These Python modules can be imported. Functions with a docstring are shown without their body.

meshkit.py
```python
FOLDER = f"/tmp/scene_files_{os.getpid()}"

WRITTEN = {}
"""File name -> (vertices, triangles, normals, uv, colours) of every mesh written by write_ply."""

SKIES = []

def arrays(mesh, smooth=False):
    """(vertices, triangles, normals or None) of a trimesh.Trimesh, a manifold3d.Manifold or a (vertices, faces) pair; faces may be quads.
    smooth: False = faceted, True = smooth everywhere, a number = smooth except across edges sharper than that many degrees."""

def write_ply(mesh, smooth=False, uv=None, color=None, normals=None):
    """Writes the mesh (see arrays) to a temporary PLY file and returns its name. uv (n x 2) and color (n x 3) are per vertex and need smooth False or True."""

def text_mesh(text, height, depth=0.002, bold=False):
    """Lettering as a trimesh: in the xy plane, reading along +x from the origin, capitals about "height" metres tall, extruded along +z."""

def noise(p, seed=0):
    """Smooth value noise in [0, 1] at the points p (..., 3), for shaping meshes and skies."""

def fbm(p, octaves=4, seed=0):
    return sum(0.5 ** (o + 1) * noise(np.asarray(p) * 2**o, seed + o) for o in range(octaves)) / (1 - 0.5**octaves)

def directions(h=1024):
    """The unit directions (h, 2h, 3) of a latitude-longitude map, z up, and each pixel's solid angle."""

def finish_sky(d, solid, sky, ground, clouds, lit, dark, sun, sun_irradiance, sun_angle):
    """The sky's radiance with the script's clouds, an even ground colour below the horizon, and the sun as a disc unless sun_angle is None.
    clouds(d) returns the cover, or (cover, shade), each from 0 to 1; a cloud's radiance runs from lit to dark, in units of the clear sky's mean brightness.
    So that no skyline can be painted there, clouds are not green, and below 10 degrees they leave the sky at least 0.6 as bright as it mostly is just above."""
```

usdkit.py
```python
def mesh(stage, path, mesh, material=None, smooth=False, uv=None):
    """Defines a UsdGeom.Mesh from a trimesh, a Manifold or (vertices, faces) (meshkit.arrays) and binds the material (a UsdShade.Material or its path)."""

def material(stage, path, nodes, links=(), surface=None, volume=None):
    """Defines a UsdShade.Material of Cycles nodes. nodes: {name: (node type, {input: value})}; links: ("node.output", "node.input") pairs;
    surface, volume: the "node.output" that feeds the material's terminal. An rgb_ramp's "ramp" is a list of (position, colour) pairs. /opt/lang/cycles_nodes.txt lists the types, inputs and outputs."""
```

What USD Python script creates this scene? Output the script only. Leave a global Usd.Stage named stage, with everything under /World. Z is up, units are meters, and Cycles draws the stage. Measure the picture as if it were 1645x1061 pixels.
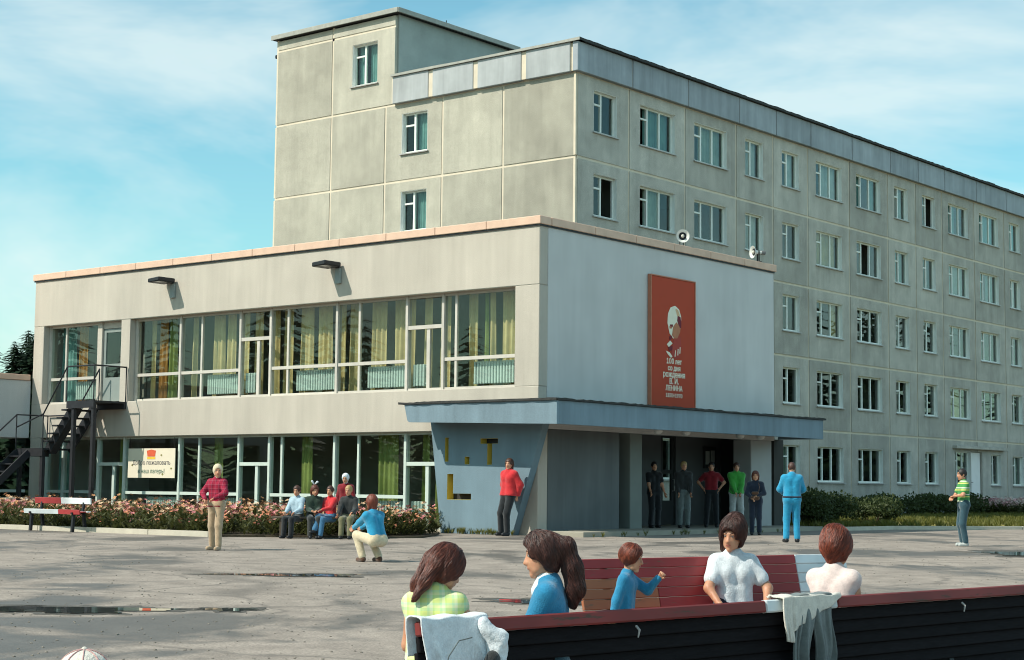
import math, random
import numpy as np, trimesh, usdkit, meshkit
from shapely.geometry import Polygon, box as sbox
from pxr import Usd, UsdGeom, UsdLux, UsdShade, Gf, Sdf, Vt

rng = np.random.default_rng(7); random.seed(7)
stage = Usd.Stage.CreateInMemory()
UsdGeom.SetStageUpAxis(stage, UsdGeom.Tokens.z); UsdGeom.SetStageMetersPerUnit(stage, 1.0)
W = '/World'; L = '/World/Looks'
UsdGeom.Xform.Define(stage, W); UsdGeom.Scope.Define(stage, L)

# ------------------------------------------------------------------ camera
YAW, TILT, ROLL = 0.682367799, 0.0928567101, 0.0104851806
EYE = np.array([23.0302694, -29.29509463, 1.06235661])
FW = np.array([-math.sin(YAW)*math.cos(TILT), math.cos(YAW)*math.cos(TILT), math.sin(TILT)])
_r = np.array([math.cos(YAW), math.sin(YAW), 0]); _u = np.cross(_r, FW)
RT = math.cos(ROLL)*_r + math.sin(ROLL)*_u; UP = -math.sin(ROLL)*_r + math.cos(ROLL)*_u
cam = UsdGeom.Camera.Define(stage, W + '/camera')
cam.CreateHorizontalApertureAttr(36.0); cam.CreateVerticalApertureAttr(36.0*660/1024)
cam.CreateFocalLengthAttr(36.0*2706.25/1645); cam.CreateClippingRangeAttr(Gf.Vec2f(0.1, 5000))
cam.AddTransformOp().Set(Gf.Matrix4d(*RT, 0, *UP, 0, *(-FW), 0, *EYE, 1))
EXPOSURE = 0.14
cam.CreateExposureAttr(EXPOSURE)

# ------------------------------------------------------------------ sky and sun
SUN_EL = math.radians(46); SUN_AZ = math.atan2(-0.47, -0.88)         # atan2(x, y) of the direction towards the sun
SUN = np.array([math.sin(SUN_AZ)*math.cos(SUN_EL), math.cos(SUN_AZ)*math.cos(SUN_EL), math.sin(SUN_EL)])
dome = UsdLux.DomeLight.Define(stage, W + '/sky')
skym = usdkit.material(stage, L + '/sky_look', {
    'sky': ('sky_texture', {'sky_type': 'single_scattering', 'sun_disc': False, 'sun_elevation': SUN_EL, 'sun_rotation': SUN_AZ, 'air_density': 1.0, 'aerosol_density': 1.2, 'ozone_density': 1.0}),
    'tint': ('mix', {'mix_type': 'multiply', 'fac': 1.0, 'color2': (0.77, 1.19, 1.03)}),
    'tc': ('texture_coordinate', {}),
    'mp': ('mapping', {'mapping_type': 'point', 'scale': (1.6, 1.6, 4.5), 'location': (0.35, 0.2, 0.0)}),
    'n': ('noise_texture', {'scale': 2.2, 'detail': 6.0, 'roughness': 0.55, 'distortion': 0.4}),
    'r': ('rgb_ramp', {'ramp': [(0.0, (0, 0, 0)), (0.44, (0, 0, 0)), (0.66, (0.6, 0.6, 0.6)), (1.0, (0.8, 0.8, 0.8))]}),
    'rb': ('rgb_to_bw', {}),
    'mx': ('mix', {'mix_type': 'mix', 'color2': (5.6, 6.2, 6.0)}),
    'bg': ('background_shader', {'strength': 0.15})},
    [('sky.color', 'tint.color1'), ('tc.generated', 'mp.vector'), ('mp.vector', 'n.vector'), ('n.fac', 'r.fac'), ('r.color', 'rb.color'),
     ('tint.color', 'mx.color1'), ('rb.val', 'mx.fac'), ('mx.color', 'bg.color')], surface='bg.background')
UsdShade.MaterialBindingAPI.Apply(dome.GetPrim()).Bind(skym)
dome.GetPrim().SetCustomDataByKey('kind', 'structure')
dome.GetPrim().SetCustomDataByKey('label', 'pale turquoise summer sky with soft thin white clouds')
sun = UsdLux.DistantLight.Define(stage, W + '/sun')
sun.CreateIntensityAttr(1.25); sun.CreateAngleAttr(0.5); sun.CreateColorAttr(Gf.Vec3f(1.0, 0.95, 0.85)); sun.CreateNormalizeAttr(True)
_z = SUN; _x = np.cross([0, 0, 1.0], _z); _x /= np.linalg.norm(_x); _y = np.cross(_z, _x)
sun.AddTransformOp().Set(Gf.Matrix4d(*_x, 0, *_y, 0, *_z, 0, 0, 0, 60, 1))

# ------------------------------------------------------------------ helpers
def numbered(parent, name):
    p = f'{parent}/{name}'
    if not stage.GetPrimAtPath(p): return p
    k = 1
    key = (parent, name); k = _cnt.get(key, 1)
    while stage.GetPrimAtPath(f'{parent}/{name}_{k:03d}'): k += 1
    _cnt[key] = k + 1
    return f'{parent}/{name}_{k:03d}'
_cnt = {}
def path_of(p): return W if p is None else (p if isinstance(p, str) else str(p.GetPath()))
def tag(p, label=None, cat=None, group=None, kind=None):
    p = p.GetPrim()
    for k, v in (('label', label), ('category', cat), ('group', group), ('kind', kind)):
        if v: p.SetCustomDataByKey(k, v)
    return p
def thing(name, label, cat, loc=(0, 0, 0), rz=0.0, group=None):
    x = UsdGeom.Xform.Define(stage, numbered(W, name))
    x.AddTranslateOp().Set(Gf.Vec3d(*map(float, loc)))
    if rz: x.AddRotateZOp().Set(float(rz))
    return tag(x, label, cat, group)
def obj(name, m, mat, parent=None, smooth=False, label=None, kind=None):
    if isinstance(m, list): m = cat_(m)
    o = usdkit.mesh(stage, numbered(path_of(parent), name), m, mat, smooth)
    if label or kind: tag(o, label, None, None, kind)
    return o.GetPrim()
def copy_of(root, name, loc, rz, label, cat, group=None, scale=None):
    x = UsdGeom.Xform.Define(stage, numbered(W, name))
    x.GetPrim().GetReferences().AddInternalReference(root.GetPath())
    x.ClearXformOpOrder()
    t = x.GetPrim().GetAttribute('xformOp:translate')
    (UsdGeom.XformOp(t) if t else x.AddTranslateOp()).Set(Gf.Vec3d(*map(float, loc)))
    ops = [UsdGeom.XformOp(x.GetPrim().GetAttribute('xformOp:translate'))]
    a = x.GetPrim().GetAttribute('xformOp:rotateZ')
    r = UsdGeom.XformOp(a) if a else x.AddRotateZOp()
    r.Set(float(rz)); ops.append(r)
    if scale:
        a = x.GetPrim().GetAttribute('xformOp:scale')
        s = UsdGeom.XformOp(a) if a else x.AddScaleOp()
        s.Set(Gf.Vec3f(*scale)); ops.append(s)
    x.SetXformOpOrder(ops)
    x.GetPrim().SetInstanceable(True)
    return tag(x, label, cat, group)

_BF = np.array([[0, 2, 1], [0, 3, 2], [4, 5, 6], [4, 6, 7], [0, 1, 5], [0, 5, 4], [1, 2, 6], [1, 6, 5], [2, 3, 7], [2, 7, 6], [3, 0, 4], [3, 4, 7]])
def bx(x0, x1, y0, y1, z0, z1):
    x0, x1 = sorted((x0, x1)); y0, y1 = sorted((y0, y1)); z0, z1 = sorted((z0, z1))
    v = np.array([[x0, y0, z0], [x1, y0, z0], [x1, y1, z0], [x0, y1, z0], [x0, y0, z1], [x1, y0, z1], [x1, y1, z1], [x0, y1, z1]], float)
    return v, _BF
def cat_(ms):
    vs, fs, n = [], [], 0
    for m in ms:
        v, f = (np.asarray(m.vertices), np.asarray(m.faces)) if hasattr(m, 'faces') else (np.asarray(m[0], float), np.asarray(m[1]))
        vs.append(v); fs.append(f + n); n += len(v)
    return np.vstack(vs), np.vstack(fs)
def bev(x0, x1, y0, y1, z0, z1, c=0.01):
    x0, x1 = sorted((x0, x1)); y0, y1 = sorted((y0, y1)); z0, z1 = sorted((z0, z1))
    p = []
    for a in (0, 1):
        for b in (0, 1):
            for d in (0, 1):
                X, Y, Z = (x0, x1)[a], (y0, y1)[b], (z0, z1)[d]
                sx, sy, sz = c*(1-2*a), c*(1-2*b), c*(1-2*d)
                p += [(X, Y+sy, Z+sz), (X+sx, Y, Z+sz), (X+sx, Y+sy, Z)]
    h = trimesh.Trimesh(np.array(p)).convex_hull
    return np.array(h.vertices), np.array(h.faces)
def xf(m, M=None, t=(0, 0, 0), rz=0.0, s=1.0):
    v, f = (np.asarray(m.vertices), np.asarray(m.faces)) if hasattr(m, 'faces') else m
    v = v*s
    if rz:
        c, q = math.cos(rz), math.sin(rz); v = v @ np.array([[c, q, 0], [-q, c, 0], [0, 0, 1]])
    if M is not None: v = v @ np.asarray(M).T
    return v + np.asarray(t, float), f
def bar(a, b, w, h=None, up=(0, 0, 1)):
    """A square-section bar from a to b."""
    a, b = np.asarray(a, float), np.asarray(b, float); h = h or w
    d = b - a; n = np.linalg.norm(d); d = d/n
    u = np.asarray(up, float)
    if abs(d @ u) > 0.98: u = np.array([1.0, 0, 0])
    s = np.cross(d, u); s /= np.linalg.norm(s); u = np.cross(s, d)
    v, f = bx(-w/2, w/2, 0, n, -h/2, h/2)
    return v @ np.array([s, d, u]) + a, f
def tube(pts, r, n=8, closed_ends=True):
    pts = np.asarray(pts, float); r = np.broadcast_to(r, len(pts)); rings = []
    for i, p in enumerate(pts):
        d = pts[min(i+1, len(pts)-1)] - pts[max(i-1, 0)]; d = d/np.linalg.norm(d)
        u = np.array([0, 0, 1.0]) if abs(d[2]) < 0.9 else np.array([1.0, 0, 0])
        s = np.cross(d, u); s /= np.linalg.norm(s); u = np.cross(s, d)
        a = np.arange(n)/n*2*math.pi
        rings.append(p + r[i]*(np.cos(a)[:, None]*s + np.sin(a)[:, None]*u))
    v = np.vstack(rings); f = []
    for i in range(len(pts)-1):
        for k in range(n):
            a, b, c, d = i*n+k, i*n+(k+1) % n, (i+1)*n+(k+1) % n, (i+1)*n+k
            f += [[a, b, c], [a, c, d]]
    if closed_ends:
        v = np.vstack([v, pts[0], pts[-1]]); m = len(v)-2
        for k in range(n):
            f += [[m, (k+1) % n, k], [m+1, (len(pts)-1)*n+k, (len(pts)-1)*n+(k+1) % n]]
    return v, np.array(f)
def poly(p, depth):
    m = trimesh.creation.extrude_polygon(p, depth, engine='earcut')
    return np.array(m.vertices), np.array(m.faces)
FRONT = np.array([[1, 0, 0], [0, 0, -1], [0, 1, 0]], float)        # polygon (x, z) -> plane facing -Y; extrusion towards -Y
SIDE = np.array([[0, 0, 1], [1, 0, 0], [0, 1, 0]], float)          # polygon (y, z) -> plane facing +X; extrusion towards +X
def front(p, y, depth): return xf(poly(p, depth), FRONT, (0, y, 0))
def side(p, x, depth): return xf(poly(p, depth), SIDE, (x, 0, 0))

_mats = {}
def mat(name, col, var=0.12, scale=6.0, rough=0.8, bump=0.0, bscale=60.0, spec=0.3, rand=0.0, fine=0.0, metallic=0.0, streak=None, sheen=0.0, stain=0.0):
    """A plain principled material with two noises of tone, fine relief and, per object, some variation of value."""
    if name in _mats: return _mats[name]
    c = np.array(col, float)
    nodes = {'tc': ('texture_coordinate', {}),
             'mp': ('mapping', {'mapping_type': 'point', 'scale': streak or (1, 1, 1)}),
             'n': ('noise_texture', {'scale': scale, 'detail': 5.0, 'roughness': 0.6}),
             'r': ('rgb_ramp', {'ramp': [(0.25, tuple(c*(1-var))), (0.5, tuple(c)), (0.75, tuple(np.minimum(c*(1+var), 0.95)))]}),
             'p': ('principled_bsdf', {'roughness': rough, 'specular_ior_level': spec, 'metallic': metallic, 'sheen_weight': sheen})}
    links = [('tc.object', 'mp.vector'), ('mp.vector', 'n.vector'), ('n.fac', 'r.fac')]
    out = 'r.color'
    if fine:
        nodes['n2'] = ('noise_texture', {'scale': bscale, 'detail': 3.0, 'roughness': 0.7})
        nodes['m2'] = ('map_range', {'from_min': 0.3, 'from_max': 0.7, 'to_min': 1-fine, 'to_max': 1+fine})
        nodes['h2'] = ('hsv', {'hue': 0.5, 'saturation': 1.0, 'fac': 1.0})
        links += [('tc.object', 'n2.vector'), ('n2.fac', 'm2.value'), ('m2.result', 'h2.value'), (out, 'h2.color')]; out = 'h2.color'
    if rand:
        nodes['oi'] = ('object_info', {})
        nodes['mr'] = ('map_range', {'from_min': 0, 'from_max': 1, 'to_min': 1-rand, 'to_max': 1+rand})
        nodes['h'] = ('hsv', {'hue': 0.5, 'saturation': 1.0, 'fac': 1.0})
        links += [('oi.random', 'mr.value'), ('mr.result', 'h.value'), (out, 'h.color')]; out = 'h.color'
    if stain:
        nodes['ms'] = ('mapping', {'mapping_type': 'point', 'scale': (2.6, 2.6, 0.22)}); nodes['ns'] = ('noise_texture', {'scale': 1.0, 'detail': 6.0, 'roughness': 0.65, 'distortion': 0.3})
        nodes['rs'] = ('map_range', {'from_min': 0.35, 'from_max': 0.68, 'to_min': 1-stain, 'to_max': 1+stain*0.45}); nodes['hs'] = ('hsv', {'hue': 0.5, 'saturation': 1.0, 'fac': 1.0})
        nodes['nl'] = ('noise_texture', {'scale': 0.35, 'detail': 3.0}); nodes['rl'] = ('map_range', {'from_min': 0.35, 'from_max': 0.65, 'to_min': 1-stain*0.6, 'to_max': 1+stain*0.6}); nodes['hl'] = ('hsv', {'hue': 0.5, 'saturation': 1.0, 'fac': 1.0})
        links += [('tc.object', 'ms.vector'), ('ms.vector', 'ns.vector'), ('ns.fac', 'rs.value'), ('rs.result', 'hs.value'), (out, 'hs.color'), ('tc.object', 'nl.vector'), ('nl.fac', 'rl.value'), ('rl.result', 'hl.value'), ('hs.color', 'hl.color')]; out = 'hl.color'
    links.append((out, 'p.base_color'))
    if bump:
        nodes['nb'] = ('noise_texture', {'scale': bscale, 'detail': 4.0, 'roughness': 0.65})
        nodes['b'] = ('bump', {'strength': bump, 'distance': 0.02})
        links += [('mp.vector', 'nb.vector'), ('nb.fac', 'b.height'), ('b.normal', 'p.normal')]
    _mats[name] = usdkit.material(stage, f'{L}/{name}', nodes, links, surface='p.BSDF')
    return _mats[name]

def pane_mat(name, tint, rough=0.0):
    return usdkit.material(stage, f'{L}/{name}', {
        't': ('transparent_bsdf', {'color': tint}), 'g': ('glossy_bsdf', {'color': (0.95, 0.97, 0.97), 'roughness': rough}),
        'tc': ('texture_coordinate', {}), 'n': ('noise_texture', {'scale': 0.9, 'detail': 1.0}), 'b': ('bump', {'strength': 0.12, 'distance': 0.02}),
        'lw': ('layer_weight', {'blend': 0.5}), 'pw': ('math', {'math_type': 'power', 'value2': 4.0}), 'ma': ('math', {'math_type': 'multiply_add', 'value2': 0.75, 'value3': 0.022}), 'm': ('mix_closure', {})},
        [('tc.object', 'n.vector'), ('n.fac', 'b.height'), ('b.normal', 'g.normal'), ('lw.facing', 'pw.value1'), ('pw.value', 'ma.value1'), ('ma.value', 'm.fac'), ('t.BSDF', 'm.closure1'), ('g.BSDF', 'm.closure2')], surface='m.closure')
GLASS = pane_mat('window_glass', (0.92, 0.955, 0.93))

PANEL = mat('panel_concrete', (0.40, 0.37, 0.30), 0.14, 1.3, 0.92, 0.5, 45, rand=0.12, fine=0.2, stain=0.11)
PANEL2 = mat('panel_concrete_side', (0.42, 0.385, 0.335), 0.18, 1.3, 0.92, 0.6, 40, rand=0.13, fine=0.30, stain=0.12)
JOINT = mat('joint_mortar', (0.62, 0.53, 0.41), 0.10, 3, 0.9, 0.2, 60)
CORNICE = mat('cornice_paint', (0.31, 0.335, 0.36), 0.09, 2.0, 0.8, 0.2, 30, rand=0.06, stain=0.18)
FELT = mat('roof_felt', (0.035, 0.035, 0.033), 0.3, 8, 0.8, 0.6, 25)
ROOFEDGE = mat('roof_edge_tin', (0.33, 0.32, 0.28), 0.2, 5, 0.6)
CREAM = mat('cream_plaster', (0.46, 0.41, 0.345), 0.05, 0.8, 0.9, 0.3, 60, fine=0.10, stain=0.09)
SIDEWALL = mat('grey_plaster', (0.54, 0.53, 0.51), 0.06, 0.7, 0.9, 0.3, 60, fine=0.14, stain=0.06)
COPING = mat('coping_pink', (0.62, 0.42, 0.31), 0.12, 3, 0.8, 0.2, 40)
WHITE = mat('white_frame_paint', (0.72, 0.72, 0.66), 0.06, 4, 0.55, rand=0.05)
GREYFRAME = mat('grey_frame_paint', (0.50, 0.56, 0.50), 0.08, 4, 0.55)
REVEAL = mat('reveal_plaster', (0.78, 0.77, 0.72), 0.05, 5, 0.85)
SILL = mat('sill_tin', (0.38, 0.36, 0.34), 0.15, 6, 0.5)
BLUE = mat('canopy_blue_paint', (0.17, 0.235, 0.275), 0.08, 1.5, 0.75, 0.2, 40, fine=0.08, stain=0.16)
PIERBLUE = mat('pier_blue_paint', (0.155, 0.225, 0.265), 0.07, 1.4, 0.8, 0.25, 50, fine=0.10, stain=0.10)
YELLOW = mat('ochre_reveal_paint', (0.56, 0.42, 0.07), 0.08, 5, 0.7)
SOFFIT = mat('soffit_grey', (0.11, 0.12, 0.12), 0.1, 2, 0.85)
ROOM = mat('room_wall', (0.20, 0.20, 0.17), 0.12, 1.0, 0.9)
ROOMDARK = mat('room_dark', (0.055, 0.055, 0.05), 0.2, 1.0, 0.9)
BLACK = mat('black_paint', (0.018, 0.018, 0.02), 0.2, 6, 0.45)
STEEL = mat('stair_steel', (0.022, 0.022, 0.025), 0.3, 8, 0.5)
def worn(name, paint, wood, th):
    """Paint on boards that run along local y, flaked to bare wood in long patches."""
    return usdkit.material(stage, f'{L}/{name}', {
        'tc': ('texture_coordinate', {}), 'mp': ('mapping', {'mapping_type': 'point', 'scale': (9, 1.1, 9)}), 'n': ('noise_texture', {'scale': 3.0, 'detail': 7.0, 'roughness': 0.7}),
        'r': ('rgb_ramp', {'ramp': [(0, (0, 0, 0)), (th, (0, 0, 0)), (th+0.04, (1, 1, 1)), (1, (1, 1, 1))]}), 'bw': ('rgb_to_bw', {}),
        'n2': ('noise_texture', {'scale': 1.3, 'detail': 4.0}), 'r2': ('rgb_ramp', {'ramp': [(0.3, tuple(np.array(paint)*0.72)), (0.7, tuple(np.array(paint)*1.22))]}),
        'oi': ('object_info', {}), 'mr': ('map_range', {'from_min': 0, 'from_max': 1, 'to_min': 0.85, 'to_max': 1.15}), 'h': ('hsv', {'hue': 0.5, 'saturation': 1.0, 'fac': 1.0}),
        'mx': ('mix', {'mix_type': 'mix', 'color2': wood}), 'ro': ('map_range', {'from_min': 0, 'from_max': 1, 'to_min': 0.5, 'to_max': 0.85}), 'b': ('bump', {'strength': 0.35, 'distance': 0.004, 'invert': True}), 'p': ('principled_bsdf', {'specular_ior_level': 0.35})},
        [('tc.object', 'mp.vector'), ('mp.vector', 'n.vector'), ('n.fac', 'r.fac'), ('r.color', 'bw.color'), ('tc.object', 'n2.vector'), ('n2.fac', 'r2.fac'), ('oi.random', 'mr.value'), ('mr.result', 'h.value'), ('r2.color', 'h.color'),
         ('h.color', 'mx.color1'), ('bw.val', 'mx.fac'), ('mx.color', 'p.base_color'), ('bw.val', 'ro.value'), ('ro.result', 'p.roughness'), ('n.fac', 'b.height'), ('b.normal', 'p.normal')], surface='p.BSDF')
RED = worn('red_bench_paint', (0.29, 0.032, 0.032), (0.15, 0.085, 0.06), 0.62)
RUST = worn('worn_orange_bench_wood', (0.34, 0.115, 0.05), (0.20, 0.11, 0.07), 0.58)  # orange base paints sunlight on the slats' left ends; the flaking is wear
BWHITE = worn('white_bench_paint', (0.60, 0.64, 0.64), (0.36, 0.33, 0.29), 0.63)
DARKWOOD = mat('dark_back_board', (0.009, 0.008, 0.009), 0.35, 7, 0.85, 0.35, 22, spec=0.12, rand=0.2, streak=(8, 1, 8))  # near-black base colour carries the shade on the near bench's back
WOOD = mat('bench_leg_wood', (0.10, 0.075, 0.055), 0.2, 9, 0.7)
GREYDOOR = mat('dark_door_paint', (0.025, 0.028, 0.028), 0.2, 2, 0.5)  # near-black, gloom of the entrance recess put into the door colour
RADIATOR = mat('radiator_paint', (0.44, 0.50, 0.47), 0.06, 6, 0.5)
def cloth_mat(name, c, t=0.25, stripe=True):
    return usdkit.material(stage, f'{L}/{name}', {
        'tc': ('texture_coordinate', {}), 'n': ('noise_texture', {'scale': 3.0, 'detail': 3.0}),
        'r': ('rgb_ramp', {'ramp': [(0.3, tuple(np.array(c)*0.82)), (0.7, tuple(np.array(c)*1.1))]}),
        'd': ('diffuse_bsdf', {}), 't': ('translucent_bsdf', {}), 'm': ('mix_closure', {'fac': t})},
        [('tc.object', 'n.vector'), ('n.fac', 'r.fac'), ('r.color', 'd.color'), ('r.color', 't.color'), ('d.BSDF', 'm.closure1'), ('t.BSDF', 'm.closure2')], surface='m.closure')
CURT = [cloth_mat('curtain_cream', (0.64, 0.50, 0.25)), cloth_mat('curtain_olive', (0.26, 0.30, 0.10)), cloth_mat('curtain_pale', (0.40, 0.50, 0.44)),
        cloth_mat('curtain_teal', (0.20, 0.38, 0.36)), cloth_mat('curtain_orange', (0.45, 0.22, 0.07)), cloth_mat('curtain_white', (0.62, 0.66, 0.62))]

# ------------------------------------------------------------------ ground
def G(x, y):
    s = np.asarray(x)*math.sin(YAW) - np.asarray(y)*math.cos(YAW) - 3.0
    return -0.0135*np.logaddexp(0, s/1.5)*1.5
def asphalt():
    n = {'g': ('geometry', {}),
         'n1': ('noise_texture', {'scale': 0.33, 'detail': 6.0, 'roughness': 0.62, 'distortion': 0.5}),
         'r1': ('rgb_ramp', {'ramp': [(0.0, (0, 0, 0)), (0.51, (0, 0, 0)), (0.60, (1, 1, 1)), (1, (1, 1, 1))]}),
         'n2': ('noise_texture', {'scale': 2.3, 'detail': 5.0, 'roughness': 0.6}),
         'r2': ('rgb_ramp', {'ramp': [(0.3, (0.205, 0.172, 0.145)), (0.7, (0.32, 0.27, 0.228))]}),
         'n3': ('noise_texture', {'scale': 42.0, 'detail': 3.0, 'roughness': 0.8}),
         'm3': ('map_range', {'from_min': 0.3, 'from_max': 0.7, 'to_min': 0.62, 'to_max': 1.38}),
         'h3': ('hsv', {'hue': 0.5, 'saturation': 1.0, 'fac': 1.0}),
         'nv': ('noise_texture', {'scale': 0.7, 'detail': 4.0}),
         'va': ('vector_math', {'math_type': 'multiply_add', 'vector2': (1.6, 1.6, 0.0)}),
         'v': ('voronoi_texture', {'feature': 'distance_to_edge', 'scale': 0.26}),
         'rv': ('rgb_ramp', {'ramp': [(0.0, (1, 1, 1)), (0.006, (0.9, 0.9, 0.9)), (0.014, (0, 0, 0)), (1, (0, 0, 0))]}),
         'mxa': ('math', {'math_type': 'multiply', 'value2': 0.75}), 'bw1': ('rgb_to_bw', {}), 'bwv': ('rgb_to_bw', {}),
         'mxv': ('math', {'math_type': 'multiply', 'value2': 0.4}), 'mm': ('math', {'math_type': 'maximum'}),
         'dk': ('mix', {'mix_type': 'mix', 'color2': (0.062, 0.058, 0.052)}),
         'ro': ('map_range', {'from_min': 0, 'from_max': 0.62, 'to_min': 0.92, 'to_max': 0.55}),
         'b': ('bump', {'strength': 0.5, 'distance': 0.012}),
         'p': ('principled_bsdf', {'specular_ior_level': 0.3})}
    k = [('g.position', 'n1.vector'), ('n1.fac', 'r1.fac'), ('g.position', 'n2.vector'), ('n2.fac', 'r2.fac'), ('g.position', 'n3.vector'), ('n3.fac', 'm3.value'),
         ('r2.color', 'h3.color'), ('m3.result', 'h3.value'), ('g.position', 'nv.vector'), ('nv.color', 'va.vector1'), ('g.position', 'va.vector3'), ('va.vector', 'v.vector'),
         ('v.distance', 'rv.fac'), ('r1.color', 'bw1.color'), ('bw1.val', 'mxa.value1'), ('rv.color', 'bwv.color'), ('bwv.val', 'mxv.value1'), ('mxa.value', 'mm.value1'), ('mxv.value', 'mm.value2'),
         ('h3.color', 'dk.color1'), ('mm.value', 'dk.fac'), ('dk.color', 'p.base_color'), ('mxa.value', 'ro.value'), ('ro.result', 'p.roughness'), ('n3.fac', 'b.height'), ('b.normal', 'p.normal')]
    return usdkit.material(stage, L + '/asphalt', n, k, surface='p.BSDF')
ASPHALT = asphalt()
xs = np.concatenate([[-1500, -600, -250, -120, -60], np.arange(-30, 45, 1.0), [60, 120, 250, 600, 1500]])
ys = np.concatenate([[-1500, -600, -250, -120, -70], np.arange(-50, 30, 1.0), [50, 80, 160, 400, 900, 1500]])
gx, gy = np.meshgrid(xs, ys, indexing='ij')
near = np.exp(-np.maximum(0, np.hypot(gx-10, gy+10)-45)/25)
gz = G(gx, gy)*1.0
gz = np.maximum(gz, -0.9)
gv = np.stack([gx, gy, gz], -1).reshape(-1, 3); nx, ny = gx.shape
ii, jj = np.meshgrid(np.arange(nx-1), np.arange(ny-1), indexing='ij'); a0 = (ii*ny+jj).ravel()
gf = np.vstack([np.stack([a0, a0+ny, a0+ny+1], 1), np.stack([a0, a0+ny+1, a0+1], 1)])
o = obj('pavement', (gv, gf), ASPHALT, smooth=True); tag(o, 'worn grey asphalt square with damp patches and cracks', None, None, 'structure')

LAWNMAT = mat('lawn_green', (0.22, 0.19, 0.06), 0.35, 0.9, 0.95, 0.6, 30, fine=0.35)
SOIL = mat('flowerbed_soil', (0.07, 0.055, 0.035), 0.3, 4, 0.95, 0.6, 30)
def flat(name, pts, z, mt, label, thick=0.03, kind='structure'):
    v, f = poly(Polygon(pts), thick); v = v.copy(); v[:, 2] += z - thick
    o = obj(name, (v, f), mt); tag(o, label, None, None, kind); return o
LAWN = [(1.55, 10.75), (1.66, 13.6), (3.75, 17.5), (6.5, 23), (12, 34), (12, 75), (-8.6, 75), (-8.6, 10.75)]
flat('lawn', LAWN, 0.035, LAWNMAT, 'sunlit rough lawn strip below the panel block', 0.1)
BED = [(-10.5, -6.75), (-3.4, -6.33), (-2.75, -5.55), (-0.75, -4.0), (-0.5, -3.2), (-1.2, -2.0), (-2.6, -0.3), (-18.6, -0.3), (-18.6, -2.2), (-16.5, -6.6)]
flat('flower_bed', BED, 0.03, SOIL, 'soil of the long flower bed along the glazed front', 0.1)
KERB = mat('kerb_concrete', (0.50, 0.45, 0.36), 0.12, 4, 0.9, 0.3, 40)
def kerb(pts, label):
    k = thing('kerb', label, 'kerb')
    for a, b in zip(pts[:-1], pts[1:]):
        a, b = np.array(a, float), np.array(b, float); n = max(1, int(np.hypot(*(b-a))/1.5))
        for i in range(n):
            p, q = a+(b-a)*(i+0.006)/n, a+(b-a)*(i+0.994)/n
            obj('kerb_stone', bar((*p, 0.02), (*q, 0.02), 0.14, 0.16), KERB, k)
kerb([(1.62, 10.9), (1.74, 13.55), (3.83, 17.45), (6.6, 22.9), (9, 28)], 'pale concrete kerb in front of the lawn at the right')
kerb([(-10.5, -6.82), (-3.4, -6.40)], 'low pale kerb along the front of the flower bed')
PLAT = mat('platform_concrete', (0.30, 0.275, 0.22), 0.12, 2, 0.9, 0.3, 40)
o = obj('entrance_platform', bev(-1.6, 1.25, 0.02, 10.6, -0.1, 0.11, 0.012), PLAT); tag(o, 'low concrete step platform under the entrance canopy', None, None, 'structure')

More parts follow.
